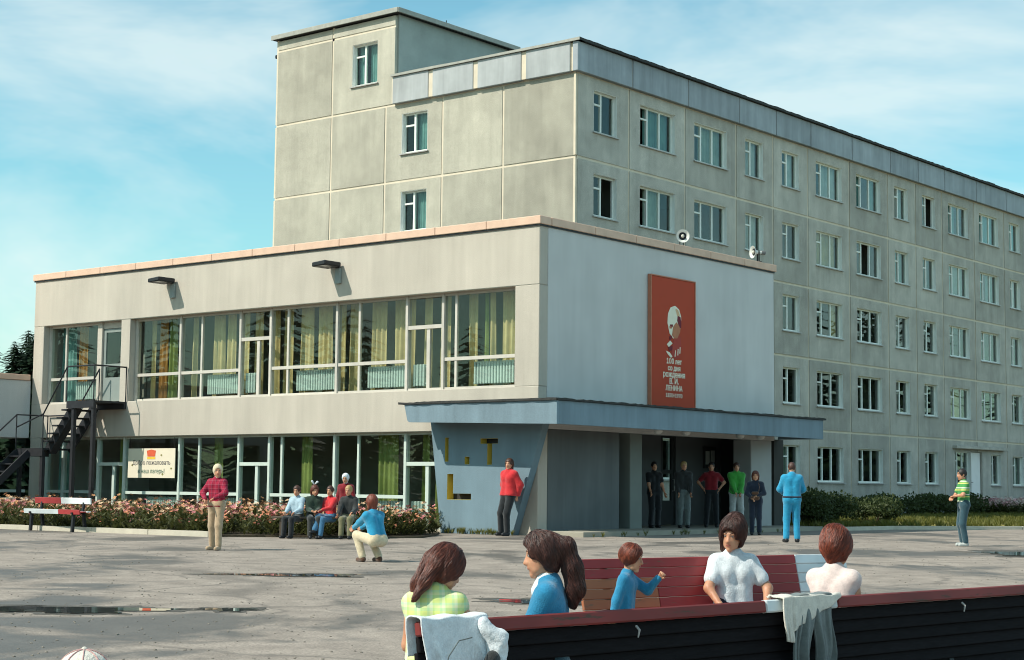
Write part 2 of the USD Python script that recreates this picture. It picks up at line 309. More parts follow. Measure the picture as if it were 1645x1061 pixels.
WATER = usdkit.material(stage, L + '/puddle_water', {'g': ('geometry', {}), 'n': ('noise_texture', {'scale': 3.0, 'detail': 2.0}), 'b': ('bump', {'strength': 0.02, 'distance': 0.01}),
    'p': ('principled_bsdf', {'base_color': (0.035, 0.035, 0.032), 'roughness': 0.02, 'ior': 1.33, 'specular_ior_level': 0.7})}, [('g.position', 'n.vector'), ('n.fac', 'b.height'), ('b.normal', 'p.normal')], surface='p.BSDF')
DAMP = mat('damp_asphalt', (0.085, 0.074, 0.06), 0.25, 6, 0.6, 0.4, 40, fine=0.3)
def puddle(c, u, hw, hd, label, seed):
    """A thin sheet of water: c centre, u direction of its long axis, half width, half depth."""
    r = np.random.default_rng(seed); a = np.linspace(0, 2*math.pi, 110, endpoint=False)
    rad = 1 + 0.22*np.sin(3*a+r.uniform(0, 6)) + 0.14*np.sin(5*a+r.uniform(0, 6)) + 0.12*np.sin(9*a+r.uniform(0, 6)) + 0.08*np.sin(14*a+r.uniform(0, 6)) + 0.05*np.sin(23*a+r.uniform(0, 6))
    u = np.array(u, float)/np.hypot(*u); w = np.array([-u[1], u[0]])
    p = np.array(c) + (rad*np.cos(a))[:, None]*u*hw + (rad*np.sin(a))[:, None]*w*hd
    z = float(np.max(G(p[:, 0], p[:, 1]))*0.5 + np.mean(G(p[:, 0], p[:, 1]))*0.5) + 0.004
    v, f = poly(Polygon(p), 0.05); v = v.copy(); v[:, 2] += z - 0.05
    for kk, (gr, dzz) in enumerate(((1.22, 0.004),)):
        q = np.array(c) + (p-np.array(c))*gr + r.normal(size=p.shape)*0.012; q3, qf = poly(Polygon(q).buffer(0.02), 0.04); q3 = q3.copy(); q3[:, 2] += G(q3[:, 0], q3[:, 1]) - 0.04 + 0.003
        od = obj('damp_patch', (q3, qf), DAMP); tag(od, 'damp dark asphalt round a puddle', None, None, 'structure')
    o = obj('puddle', (v, f), WATER); tag(o, label, None, None, 'structure')
_cr = np.array([math.cos(YAW), math.sin(YAW)])
puddle((8.75, -18.55), _cr, 0.75, 0.42, 'wide dark puddle mirroring the building at lower left', 3)
puddle((8.05, -19.15), _cr, 0.45, 0.3, 'small puddle joining the wide one at lower left', 9)
puddle((9.75, -17.5), _cr, 0.28, 0.2, 'small puddle right of the wide dark puddle', 4)
puddle((6.3, -13.35), _cr, 0.85, 0.3, 'long thin puddle in mid square', 5)
puddle((11.6, -14.2), _cr, 0.8, 0.35, 'puddle behind the bench with the girls', 11)
puddle((10.9, 0.6), _cr, 0.9, 0.9, 'puddle on the right side of the square before the striped boy', 12)

# ------------------------------------------------------------------ the panel-built dormitory block
XM, YM = -8.5, 12.63
JZ = [0.42, 3.32, 6.04, 8.76, 11.48, 14.20]
apt = thing('dormitory_block', 'five-storey concrete panel dormitory with taller stair tower behind the glazed wing', 'building')
def wall_panel(face, u0, u1, z0, z1, holes=()):
    p = sbox(u0+0.045, z0+0.045, u1-0.045, z1-0.045)
    for h in holes: p = p.difference(sbox(*h))
    m = front(p, YM+0.12, 0.12+rng.uniform(0, 0.008)) if face == 'L' else side(p, XM-0.12, 0.12+rng.uniform(0, 0.008))
    obj('wall_panel', m, PANEL if face == 'L' else PANEL2, apt)
joints = []
def joint_strip(face, u0, u1, z0, z1):
    joints.append(bx(u0, u1, YM+0.018, YM+0.10, z0, z1) if face == 'L' else bx(XM-0.10, XM-0.018, u0, u1, z0, z1))
def place(face, verts):
    """local (u along wall, d into the wall, z) -> world"""
    v, f = verts
    if face == 'L': return np.stack([v[:, 0], YM + v[:, 1], v[:, 2]], 1), f
    return np.stack([XM - v[:, 1], v[:, 0], v[:, 2]], 1), f[:, ::1]
def apt_window(face, u0, u1, z0, z1, kind):
    """Reveal + frame, sashes, panes, sill and curtains; kind: (curtain index or None, cover from-to list, vent side)"""
    P = lambda m: place(face, m)
    flip = face == 'R'
    t, dp = 0.012, 0.20
    liner = [bx(u0, u0+t, 0.004, dp, z0, z1), bx(u1-t, u1, 0.004, dp, z0, z1), bx(u0+t, u1-t, 0.006, dp, z1-t, z1), bx(u0+t, u1-t, 0.008, dp, z0, z0+t)]
    w = obj('window', [P(m) for m in liner], REVEAL, apt)
    a, b, c, d = u0+t, u1-t, z0+t, z1-t
    fw = 0.055
    fr = [bx(a, a+fw, dp-0.07, dp, c, d), bx(b-fw, b, dp-0.07, dp, c, d), bx(a+fw, b-fw, dp-0.07, dp, d-fw, d), bx(a+fw, b-fw, dp-0.07, dp, c, c+fw)]
    wide = (u1-u0) > 1.6
    cuts = [a+fw+(b-a-2*fw)*k for k in ((0.27, 0.64) if wide else (0.42,))]
    for k in cuts: fr.append(bx(k-0.04, k+0.04, dp-0.075, dp-0.002, c+fw, d-fw))
    edges = [a+fw] + cuts + [b-fw]
    vent_z = d-fw-0.36
    fr.append(bx(edges[0], edges[1]-0.04, dp-0.072, dp-0.003, vent_z-0.03, vent_z+0.03))
    obj('frame', [P(m) for m in fr], WHITE, w)
    for i in range(len(edges)-1):
        p, q = edges[i]+(0.04 if i else 0), edges[i+1]-(0.04 if i < len(edges)-2 else 0)
        if kind[2] == i: continue                                     # this casement stands open
        if i == 0:
            obj('pane', P(bx(p, q, dp-0.045, dp-0.035, c+fw, vent_z-0.03)), GLASS, w)
            obj('pane', P(bx(p, q, dp-0.045, dp-0.035, vent_z+0.03, d-fw)), GLASS, w)
        else:
            obj('pane', P(bx(p, q, dp-0.045, dp-0.035, c+fw, d-fw)), GLASS, w)
    obj('sill', P(bx(u0-0.06, u1+0.06, -0.07, -0.014, z0-0.05, z0-0.012)), SILL, w)
    if kind[0] is not None:
        for (k0, k1) in kind[1]:
            obj('curtain', P(wavy(a+(b-a)*k0, a+(b-a)*k1, dp+0.12, c, d)), CURT[kind[0]], w, smooth=True)
def wavy(u0, u1, d0, z0, z1, amp=0.025, wl=0.11):
    n = max(8, int((u1-u0)/wl*6)); u = np.linspace(u0, u1, n)
    dd = d0 + amp*np.sin((u-u0)/wl*2*math.pi + rng.uniform(0, 6)) + 0.4*amp*np.sin((u-u0)/wl*4.7 + rng.uniform(0, 6))
    v = np.vstack([np.stack([u, dd, np.full(n, z0)], 1), np.stack([u, dd*0.3+d0*0.7, np.full(n, z1)], 1)])
    i = np.arange(n-1); f = np.vstack([np.stack([i, i+1, n+i+1], 1), np.stack([i, n+i+1, n+i], 1)])
    return v, f
PER = 11.92
YEND = 60.5
vj = [12.66, 15.5, 18.85, 22.2, 24.8]
RJ = [12.66] + [y + PER*k for k in range(5) for y in (15.5, 18.85, 22.2, 24.8)]
RJ = [y for y in RJ if y < YEND]
WIN = []
for k in range(5):
    for (a, b) in ((13.55, 14.83), (16.14, 18.23), (19.44, 21.57), (22.83, 24.10)): WIN.append((a+PER*k, b+PER*k))
SILLH, WINH = 0.95, 1.36
def pick(row):
    r = rng.random()
    if row >= 3:
        c = (3 if r < 0.30 else 2 if r < 0.6 else 5 if r < 0.85 else 0)
        q = rng.random(); g = rng.uniform(0.1, 0.5)
        cov = [] if q < 0.14 else [(0.0, g)] if q < 0.3 else [(g, 1.0)] if q < 0.5 else [(0.0, g), (g+rng.uniform(0.08, 0.4), 1.0)] if q < 0.8 else [(0.05, 0.95)]
        return (c, cov, 0 if rng.random() < 0.25 else (1 if rng.random() < 0.08 else None))
    if r < 0.68: return (None, [], None)
    c = (2 if r < 0.8 else 0 if r < 0.85 else 3)
    return (c, [(0, 0.2), (0.8, 1.0)] if rng.random() < 0.6 else [(0.35, 0.75)], None)
open_dark = {(3, 0): (None, [], 1), (4, 8): (None, [], 1), (4, 1): (3, [(0.28, 1.0)], 0), (3, 1): (2, [(0.3, 0.75)], 0), (4, 9): (3, [(0.3, 0.62)], 0)}
for r in range(5):
    z0, z1 = JZ[r], JZ[r+1]
    for i in range(len(RJ)-1):
        u0, u1 = RJ[i], RJ[i+1]
        hs = []
        wi = [k for k, (a, b) in enumerate(WIN) if a >= u0 and b <= u1]
        door = r == 0 and 39.5 < u0 < 44 
        for k in wi:
            a, b = WIN[k]; hs.append((a, z0+SILLH, b, z0+SILLH+WINH))
        if r == 0 and wi and abs(WIN[wi[0]][0]-39.9) < 0.6: hs = [(40.35, z0+0.55, 41.95, z0+2.42)]
        if r == 0 and wi and abs(WIN[wi[0]][0]-43.36) < 0.6: hs = [(44.2, z0+0.95, 45.3, z0+2.35)]
        dh = [(max(42.02, u0-0.1), z0+0.06, min(43.25, u1+0.1), z0+2.42)] if r == 0 and u1 > 42.02 and u0 < 43.25 else []
        wall_panel('R', u0, u1, z0, z1, hs+dh)
        for h in hs:
            if r == 0 and h[3]-h[1] > 2.0 and h[0] > 42: continue
            k = wi[0] if wi else 0
            apt_window('R', h[0], h[2], h[1], h[3], open_dark.get((r, k), pick(r)))
# service door of the block
dz = JZ[0]
zd = 43.25
dr = obj('door', bev(XM-0.16, XM-0.10, 42.06, zd-0.04, dz+0.07, dz+2.40, 0.01), mat('white_door_paint', (0.86, 0.82, 0.78), 0.04, 3, 0.6), apt)
obj('handle', tube([(XM-0.10, 42.2, dz+1.05), (XM-0.05, 42.2, dz+1.05), (XM-0.05, 42.32, dz+1.05)], 0.012), BLACK, dr)
obj('door_hood', bev(XM-0.02, XM+0.22, 40.1, 45.6, dz+2.52, dz+2.66, 0.02), PANEL2, apt)
obj('door_step', bev(XM-0.02, XM+1.0, 41.6, 44.0, 0.0, dz+0.04, 0.02), PLAT, apt)
LJ = [-22.35, -19.45, -16.8, -14.15, -11.5, -8.53]
for r in range(5):
    z0, z1 = JZ[r], JZ[r+1]
    for i in range(5):
        hs = [(-16.02, z0+SILLH, -14.83, z0+SILLH+1.4)] if i == 2 else []
        wall_panel('L', LJ[i], LJ[i+1], z0, z1, hs)
        for h in hs: apt_window('L', h[0], h[2], h[1], h[3], (3, [(0.45, 1.0)], None))
hs = [(-18.46, 15.12, -17.23, 16.62)]
TT = 17.42
wall_panel('L', LJ[0], LJ[1], JZ[5], TT-0.42); wall_panel('L', LJ[1], -16.36, JZ[5], TT-0.42, hs)
wall_panel('L', LJ[0], LJ[1], TT-0.42, TT); wall_panel('L', LJ[1], -16.36, TT-0.42, TT)
apt_window('L', hs[0][0], hs[0][2], hs[0][1], hs[0][3], (3, [(0.5, 1.0), (0.05, 0.3)], None))
for z in JZ[1:]: joint_strip('R', 12.7, YEND, z-0.05, z+0.05); joint_strip('L', LJ[0], -8.55, z-0.05, z+0.05)
for i, u in enumerate(RJ):
    for r in range(1 if 42.02 < u < 43.25 else 0, 5): joint_strip('R', u-0.05, u+0.05, JZ[r]+0.05, JZ[r+1]-0.05)
for u in LJ[:-1]:
    for r in range(5): joint_strip('L', u-0.05, u+0.05, JZ[r]+0.05, JZ[r+1]-0.05)
joint_strip('L', LJ[0]-0.05, LJ[0]+0.05, JZ[5]+0.05, TT); joint_strip('L', LJ[1]-0.05, LJ[1]+0.05, JZ[5]+0.05, TT); joint_strip('L', LJ[0]+0.05, -16.4, TT-0.47, TT-0.37)
obj('panel_joint', joints, JOINT, apt)
# plinth, hidden walls, floors
obj('plinth', [bx(XM-0.3, XM+0.02, YM-0.02, YEND, -0.2, JZ[0]+0.03), bx(-22.4, XM-0.3, YM-0.02, YM+0.3, -0.2, JZ[0]+0.03)], mat('plinth_concrete', (0.34, 0.36, 0.36), 0.12, 2, 0.9, 0.4, 40), apt)
fl = []
for z in JZ: fl.append(bx(-22.2, XM-0.13, YM+0.13, YEND, z-0.12, z+0.06))
obj('floor_slab', fl, ROOM, apt)
obj('inner_wall', [bx(-14.2, -14.05, YM+5.2, YEND, 0, 14.1), bx(-22.2, -14.2, YM+5.0, YM+5.15, 0, 14.1)] + [bx(-14.05, XM-0.13, y-0.06, y+0.06, 0, 14.1) for y in RJ[1::2]], ROOM, apt)
obj('rear_wall', [bx(-22.4, -22.2, YM+0.12, YEND, 0, 14.2), bx(-22.4, XM, YEND, YEND+0.2, 0, 14.2)], PANEL, apt)
# cornice panels (hung parapet)
for i in range(len(RJ)-1):
    u0, u1 = (YM-0.16 if i == 0 else RJ[i]+0.02), RJ[i+1]-0.02
    obj('cornice_panel', bev(XM-0.05, XM+0.16, u0, u1, 14.20, 15.14, 0.012), CORNICE, apt)
obj('cornice_panel', bev(XM-0.05, XM+0.16, RJ[-1]+0.02, YEND, 14.20, 15.14, 0.012), CORNICE, apt)
obj('cornice_core', [bx(XM-0.15, XM+0.13, YM-0.1, YEND, 14.22, 15.12), bx(-16.4, XM-0.15, YM-0.13, YM+0.05, 14.22, 15.12)], JOINT, apt)
cj = [-16.45, -14.6, -12.6, -10.55, -8.66]
for i in range(4):
    obj('cornice_panel', bev(cj[i]+0.10, cj[i+1]-(0.10 if i < 3 else 0), YM-0.16, YM+0.05, 14.20, 15.14, 0.012), mat('cornice_paint_lit', (0.36, 0.37, 0.37), 0.08, 2, 0.8, 0.15, 30, rand=0.04, stain=0.15), apt)  # lighter copy of the cornice paint, sunlight on the front put into the colour
def ragged(a, b, w, h, n, seed):
    """A strip of roofing felt whose edge is uneven."""
    r = np.random.default_rng(seed); a, b = np.array(a, float), np.array(b, float)
    d = (b-a)/np.linalg.norm(b-a); s = np.cross(d, [0, 0, 1.0])
    pts = []
    for k in range(n+1):
        p = a+(b-a)*k/n; e = r.uniform(-0.012, 0.014); q = r.uniform(-0.012, 0.012)
        pts.append([p - s*(w/2), p + s*(w/2+q), p + s*(w/2+q)*1.0 + [0, 0, h+e], p - s*w/2 + [0, 0, h+e*0.5]])
    v = np.array(pts).reshape(-1, 3); f = []
    for k in range(n):
        for m in range(4):
            i0, i1 = k*4+m, k*4+(m+1) % 4; f += [[i0, i1, i1+4], [i0, i1+4, i0+4]]
    f += [[0, 2, 1], [0, 3, 2], [n*4, n*4+1, n*4+2], [n*4, n*4+2, n*4+3]]
    return v, np.array(f)
obj('roof_edge', ragged((XM+0.10, YM-0.2, 15.145), (XM+0.10, YEND, 15.145), 0.34, 0.09, 260, 1), FELT, apt)
obj('roof_edge', ragged((-16.4, YM-0.08, 15.145), (XM+0.27, YM-0.08, 15.145), 0.30, 0.08, 8, 2), ROOFEDGE, apt)
obj('roof', bx(-22.2, XM-0.15, YM+0.05, YEND, 14.9, 15.05), FELT, apt)
# stair tower above the roof
obj('tower_wall', [bx(-16.5, -16.34, YM+0.13, 19.0, 14.9, TT), bx(-22.38, -22.2, YM+0.12, 19.0, 14.2, TT), bx(-22.2, -16.5, 18.85, 19.0, 14.9, TT)], mat('tower_side_plaster', (0.36, 0.38, 0.35), 0.12, 1.2, 0.9, 0.4, 40, fine=0.15), apt)
obj('tower_roof', bev(-22.5, -16.16, YM-0.16, 19.15, TT+0.004, TT+0.10, 0.01), FELT, apt)
obj('tower_roof_edge', [bev(-22.52, -16.14, YM-0.20, YM-0.16, TT-0.0, TT+0.17, 0.008), bev(-16.16, -16.10, YM-0.16, 19.2, TT, TT+0.17, 0.008)], ROOFEDGE, apt)
obj('rain_spout', [bev(-22.72, -22.4, YM+0.2, YM+0.42, 16.85, 16.98, 0.02)], BLACK, apt)
# roof furniture
def antenna(x, y, z, h, label, arms):
    t = thing('roof_antenna', label, 'antenna', (x, y, z))
    obj('mast', tube([(0, 0, 0), (0, 0, h)], 0.018, 6), BLACK, t)
    for k, (zz, w) in enumerate(arms): obj('crossbar', tube([(-w/2, w*0.1, zz), (w/2, -w*0.1, zz)], 0.012, 6), BLACK, t)
antenna(-18.2, 16.2, TT+0.1, 0.72, 'thin bare aerial on the tower roof, the left of two', [(0.55, 0.2)])
antenna(-18.0, 17.1, TT+0.1, 0.95, 'cross-shaped aerial on the tower roof, the right of two', [(0.80, 0.34), (0.62, 0.5), (0.45, 0.26)])
v = thing('roof_vent', 'small flat-topped roof vent near the far right end of the roof', 'vent', (-9.6, 46.4, 15.05))
obj('shaft', bev(-0.25, 0.25, -0.25, 0.25, 0, 0.55, 0.02), PANEL2, v); obj('cap', bev(-0.4, 0.4, -0.45, 0.45, 0.58, 0.66, 0.02), FELT, v)
for zz in (-0.2, 0.2): obj('cap_post', bx(-0.03, 0.03, zz-0.03, zz+0.03, 0.55, 0.58), FELT, v)

# ------------------------------------------------------------------ glazed two-storey wing
wing = thing('glazed_wing', 'low two-storey cream wing with long glazed bands in front of the dormitory', 'building')
ZU0, ZU1, ZS, ZTOP = 3.30, 5.57, 2.33, 6.92
XL = -18.8
YB = 10.25
obj('upper_wall', [bev(XL, 0, 0, 0.3, ZU1, ZTOP, 0.015)], CREAM, wing)
obj('spandrel', bev(XL, -0.004, 0.0, 0.3, ZS, ZU0, 0.012), CREAM, wing)
obj('end_pier', bev(-0.70, -0.004, 0.006, 0.5, ZU0+0.002, ZU1-0.002, 0.01), CREAM, wing)
obj('end_pier', bev(XL, -18.32, 0.006, 0.5, ZU0+0.002, ZU1-0.002, 0.01), CREAM, wing)
obj('end_pier', bev(XL, -18.32, 0.006, 0.5, -0.1, ZS-0.002, 0.01), CREAM, wing)
obj('corner_wall', bev(-2.5, -0.004, 0.006, 0.35, -0.1, ZS-0.002, 0.01), CREAM, wing)
# side wall facing right: above the canopy whole, below it with the entrance
obj('side_wall', bev(-0.3, 0.0, 0.302, YB, 2.36, ZTOP, 0.012), SIDEWALL, wing)
LOWGREY = mat('entrance_grey_plaster', (0.125, 0.135, 0.135), 0.1, 1.0, 0.9, 0.3, 60, fine=0.12, stain=0.15)  # darkened base colour carries the shade under the canopy
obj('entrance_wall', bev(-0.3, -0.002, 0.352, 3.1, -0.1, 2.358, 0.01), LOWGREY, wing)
obj('entrance_pillar', bev(-0.42, -0.01, 3.55, 4.05, -0.1, 2.358, 0.012), mat('pillar_grey', (0.19, 0.21, 0.19), 0.08, 2, 0.85, 0.2, 50), wing)
obj('entrance_pillar', bev(-0.55, -0.006, 9.05, 10.1, -0.1, 2.358, 0.012), mat('pillar_white', (0.40, 0.41, 0.40), 0.07, 2, 0.85, 0.2, 50), wing)
RB = mat('entrance_back_wall', (0.10, 0.105, 0.105), 0.1, 1.2, 0.9)  # recess shade put into the wall colour
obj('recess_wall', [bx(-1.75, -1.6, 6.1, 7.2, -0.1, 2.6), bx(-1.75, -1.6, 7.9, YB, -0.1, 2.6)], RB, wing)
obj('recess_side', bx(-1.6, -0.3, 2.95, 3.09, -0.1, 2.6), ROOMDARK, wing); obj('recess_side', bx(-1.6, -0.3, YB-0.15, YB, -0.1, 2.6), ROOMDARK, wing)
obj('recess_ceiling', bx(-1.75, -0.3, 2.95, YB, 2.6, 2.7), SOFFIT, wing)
for (a, b) in ((3.2, 4.1), (4.15, 5.05), (5.1, 6.0), (7.25, 7.85)):
    d = obj('entrance_door', [bx(-1.7, -1.64, a, a+0.1, 0.12, 2.5), bx(-1.7, -1.64, b-0.1, b, 0.12, 2.5), bx(-1.7, -1.64, a+0.1, b-0.1, 0.12, 0.75), bx(-1.7, -1.64, a+0.1, b-0.1, 2.38, 2.5), bx(-1.7, -1.64, a+0.1, b-0.1, 1.45, 1.55)], GREYDOOR, wing)
    obj('pane', bx(-1.675, -1.665, a+0.1, b-0.1, 0.75, 1.45), GLASS, d); obj('pane', bx(-1.675, -1.665, a+0.1, b-0.1, 1.55, 2.38), GLASS, d)
    obj('handle', tube([(-1.63, b-0.05, 1.0), (-1.58, b-0.05, 1.0), (-1.58, b-0.05, 1.3), (-1.63, b-0.05, 1.3)], 0.014), SILL, d)
nb = thing('notice_board', 'dark framed notice board on the wall behind the burgundy shirt', 'notice board', (-1.59, 9.2, 0))
obj('board', bev(-0.0, 0.03, 0, 0.62, 1.62, 2.2, 0.006), GREYDOOR, nb)
obj('sheet', [bx(0.032, 0.035, 0.08, 0.28, 1.72, 2.08), bx(0.032, 0.035, 0.34, 0.54, 1.78, 2.1)], mat('notice_paper', (0.42, 0.42, 0.38), 0.08, 8), nb)
obj('dark_pillar', bx(-0.35, -0.02, YB+0.003, YB+0.5, -0.1, 2.40), ROOMDARK, wing)
# rest of the shell
obj('rear_wall', [bx(XL, XM, YB+2.0, YM-0.05, 0, ZTOP), bx(XL, XL+0.25, 0.5, YM-0.1, 0, ZTOP), bx(XM, -0.3, YB-0.2, YB, 2.7, ZTOP)], SIDEWALL, wing)
obj('rear_wall', bx(XM-0.2, XM, YB, YM-0.05, 0, ZTOP), SIDEWALL, wing)
obj('roof', [bx(XL+0.2, -0.35, 0.3, YB-0.2, 6.5, 6.6), bx(XL+0.2, XM-0.2, YB-0.2, YM-0.1, 6.5, 6.6)], FELT, wing)
obj('floor_slab', [bx(XL+0.25, -0.31, 0.5, 7.0, 3.05, 3.28), bx(XL+0.25, -2.52, 0.5, 7.0, 0.02, 0.06)], ROOM, wing)
obj('inner_wall', [bx(XL+0.25, -0.31, 4.2, 4.35, 3.29, 6.5), bx(XL+0.25, -2.52, 4.2, 4.35, 0.07, 3.05), bx(-14.7, -14.55, 0.75, 4.2, 3.29, 6.5), bx(-2.52, -2.4, 0.5, 4.2, 0.07, 3.05)], ROOM, wing)
# coping stones
nc = 12
for i in range(nc):
    a, b = XL-0.06 + (18.86+0.06)*i/nc, XL-0.06 + (18.86+0.06)*(i+1)/nc
    obj('coping', bev(a+0.004, b-0.004, -0.06, 0.36, ZTOP+0.004, ZTOP+0.19, 0.012), COPING, wing)
for i in range(6):
    a, b = 0.365 + (YB-0.305)*i/6, 0.365 + (YB-0.305)*(i+1)/6
    obj('coping', bev(-0.34, 0.06, a+0.004, b-0.004, ZTOP+0.004, ZTOP+0.19, 0.012), COPING, wing)
obj('drip_edge', [bx(XL-0.03, 0.03, -0.03, -0.002, ZTOP-0.035, ZTOP+0.002), bx(0.002, 0.03, -0.002, YB, ZTOP-0.035, ZTOP+0.002)], BLACK, wing)

YG = 0.26
UPFRAME = mat('upper_frame_paint', (0.50, 0.46, 0.40), 0.1, 4, 0.6, rand=0.08)
def glazing(bays, z0, z1, rail, hopper):
    """bays: list of (x0, x1, kind, curtains) where kind 'wide' or 'hopper' or 'door'"""
    for (x0, x1, kind, subs, curts, rad) in bays:
        m = 0.037
        fr = [bx(x0-m, x0+m, YG-0.06, YG+0.08, z0, z1), bx(x0+m, x1-m, YG-0.03, YG+0.05, z1-0.06, z1), bx(x0+m, x1-m, YG-0.03, YG+0.05, z0, z0+0.06)]
        fm = GREYFRAME if z0 < 1 else UPFRAME
        w = obj('window', fr, fm, wing)
        xs_ = [x0+m] + subs + [x1-m]
        if kind == 'hopper':
            obj('transom', bx(x0+m, x1-m, YG-0.05, YG+0.04, hopper-0.045, hopper+0.045), fm, w)
            k = (x0+x1)/2+0.1
            obj('mullion', bx(k-0.05, k+0.05, YG-0.03, YG+0.04, z0+0.06, hopper-0.045), fm, w)
            hz = 0.10 if z0 > 1 else 0.02
            hp = [bx(x0+m+0.01, x1-m-0.01, 0, 0.012, 0.0, z1-0.07-hopper-0.06)]
            v, f = cat_(hp); v = v.copy(); v[:, 1] -= v[:, 2]*hz*0.0
            obj('pane', (v + [0, YG, hopper+0.05], f), GLASS, w)
            obj('pane', bx(x0+m, k-0.05, YG, YG+0.01, z0+0.06, hopper-0.045), GLASS, w); obj('pane', bx(k+0.05, x1-m, YG, YG+0.01, z0+0.06, hopper-0.045), GLASS, w)
        else:
            obj('rail', bx(x0+m, x1-m, YG-0.035, YG+0.04, rail-0.04, rail+0.04), fm, w)
            for s in subs: obj('mullion', bx(s-0.032, s+0.032, YG-0.025, YG+0.04, z0+0.06, z1-0.06), fm, w)
            for a, b in zip(xs_[:-1], xs_[1:]):
                obj('pane', bx(a, b, YG+0.0, YG+0.01, z0+0.06, rail-0.04), GLASS, w); obj('pane', bx(a, b, YG, YG+0.01, rail+0.04, z1-0.06), GLASS, w)
        for (c0, c1, ci) in curts:
            obj('curtain', wavy(c0, c1, YG+0.36, z0+0.08, z1-0.02, 0.05, 0.16), CURT[ci], w, smooth=True)
        if rad:
            fins = []
            n = int((rad[1]-rad[0])/0.085)
            for k in range(n):
                xx = rad[0]+(rad[1]-rad[0])*k/n
                fins.append(bev(xx, xx+0.06, YG+0.10, YG+0.22, z0+0.12, z0+0.64, 0.012))
            fins.append(bx(rad[0], rad[1], YG+0.14, YG+0.18, z0+0.16, z0+0.20)); fins.append(bx(rad[0], rad[1], YG+0.14, YG+0.18, z0+0.56, z0+0.60))
            obj('radiator', fins, RADIATOR, w)
U = [-18.28, -16.05, -14.32, -12.46, -10.07, -8.92, -6.53, -4.18, -3.03, -0.78]
glazing([
    (-18.28, -15.95, 'wide', [-17.55], [(-18.2, -17.6, 3), (-17.45, -17.0, 4)], (-17.2, -16.1)),
    (-14.32, -12.46, 'wide', [], [(-14.2, -13.95, 0), (-13.8, -13.45, 4), (-13.4, -13.1, 1)], None),
    (-12.46, -10.07, 'wide', [-11.62], [(-12.4, -12.2, 0), (-11.55, -11.15, 0), (-11.0, -10.7, 0), (-10.5, -10.15, 0)], (-11.5, -10.2)),
    (-10.07, -8.92, 'hopper', [], [(-9.95, -9.65, 0), (-9.35, -9.0, 0)], (-10.0, -9.6)),
    (-8.92, -6.53, 'wide', [-8.3], [(-8.85, -8.5, 0), (-8.2, -7.75, 0), (-7.6, -7.1, 0), (-6.85, -6.6, 0)], (-8.1, -6.7)),
    (-6.53, -4.18, 'wide', [-5.78], [(-6.45, -6.2, 0), (-5.7, -5.2, 0), (-4.95, -4.55, 0), (-4.45, -4.25, 0)], (-5.6, -4.3)),
    (-4.18, -3.03, 'hopper', [], [(-3.95, -3.72, 0), (-3.45, -3.12, 0)], (-4.1, -3.7)),
    (-3.03, -0.78, 'wide', [-2.65], [(-2.6, -2.3, 0), (-1.95, -1.78, 0), (-1.55, -0.85, 0), (-2.1, -1.98, 1)], (-2.2, -0.9))], ZU0+0.002, ZU1-0.002, 4.02, 4.81)
obj('mullion', bx(-0.80, -0.72, YG-0.06, YG+0.08, ZU0+0.002, ZU1-0.002), WHITE, wing)
# exit door bay over the stair landing, leaf standing open
d = obj('exit_door_frame', [bx(-16.0, -15.80, YG-0.1, YG+0.1, ZU0, ZU1-0.002), bx(-14.75, -14.37, YG-0.25, YG+0.1, ZU0, ZU1-0.002), bx(-15.8, -14.75, YG-0.06, YG+0.06, 5.38, ZU1-0.002)], CREAM, wing)
obj('door_leaf', [bx(-15.78, -15.68, YG-0.04, YG+0.02, ZU0+0.03, 5.37), bx(-14.87, -14.77, YG-0.04, YG+0.02, ZU0+0.03, 5.37), bx(-15.68, -14.87, YG-0.04, YG+0.02, ZU0+0.03, ZU0+0.7), bx(-15.68, -14.87, YG-0.04, YG+0.02, 5.27, 5.37), bx(-15.68, -14.87, YG-0.04, YG+0.02, 4.3, 4.38)], mat('exit_door_leaf', (0.22, 0.25, 0.23), 0.1, 3, 0.6), d)
obj('pane', bx(-15.68, -14.87, YG-0.02, YG-0.01, ZU0+0.7, 5.27), GLASS, d)
glazing([
    (-18.28, -17.5, 'wide', [], [(-18.2, -17.75, 3)], None),
    (-17.5, -15.88, 'wide', [], [], None),
    (-15.88, -14.72, 'hopper', [], [(-15.4, -15.2, 1)], None),
    (-14.72, -12.39, 'wide', [], [], (-13.9, -12.5)),
    (-12.39, -10.03, 'wide', [-11.62], [(-11.45, -11.1, 1)], (-11.2, -10.2)),
    (-10.03, -8.88, 'hopper', [], [(-9.35, -9.15, 1)], None),
    (-8.88, -6.54, 'wide', [-8.45], [(-8.1, -7.7, 1), (-7.0, -6.75, 1)], None),
    (-6.54, -4.17, 'wide', [-5.75], [(-5.45, -4.75, 1)], (-5.4, -4.3)),
    (-4.17, -3.0, 'hopper', [], [(-3.95, -3.75, 1), (-3.55, -3.1, 1)], (-4.1, -3.7))], 0.06, ZS-0.002, 0.80, 1.58)
obj('mullion', bx(-3.04, -2.5, YG-0.06, YG+0.08, 0.0, ZS-0.002), GREYFRAME, wing)
obj('base_kerb', bx(-18.3, -2.5, 0.1, 0.4, -0.1, 0.058), KERB, wing)

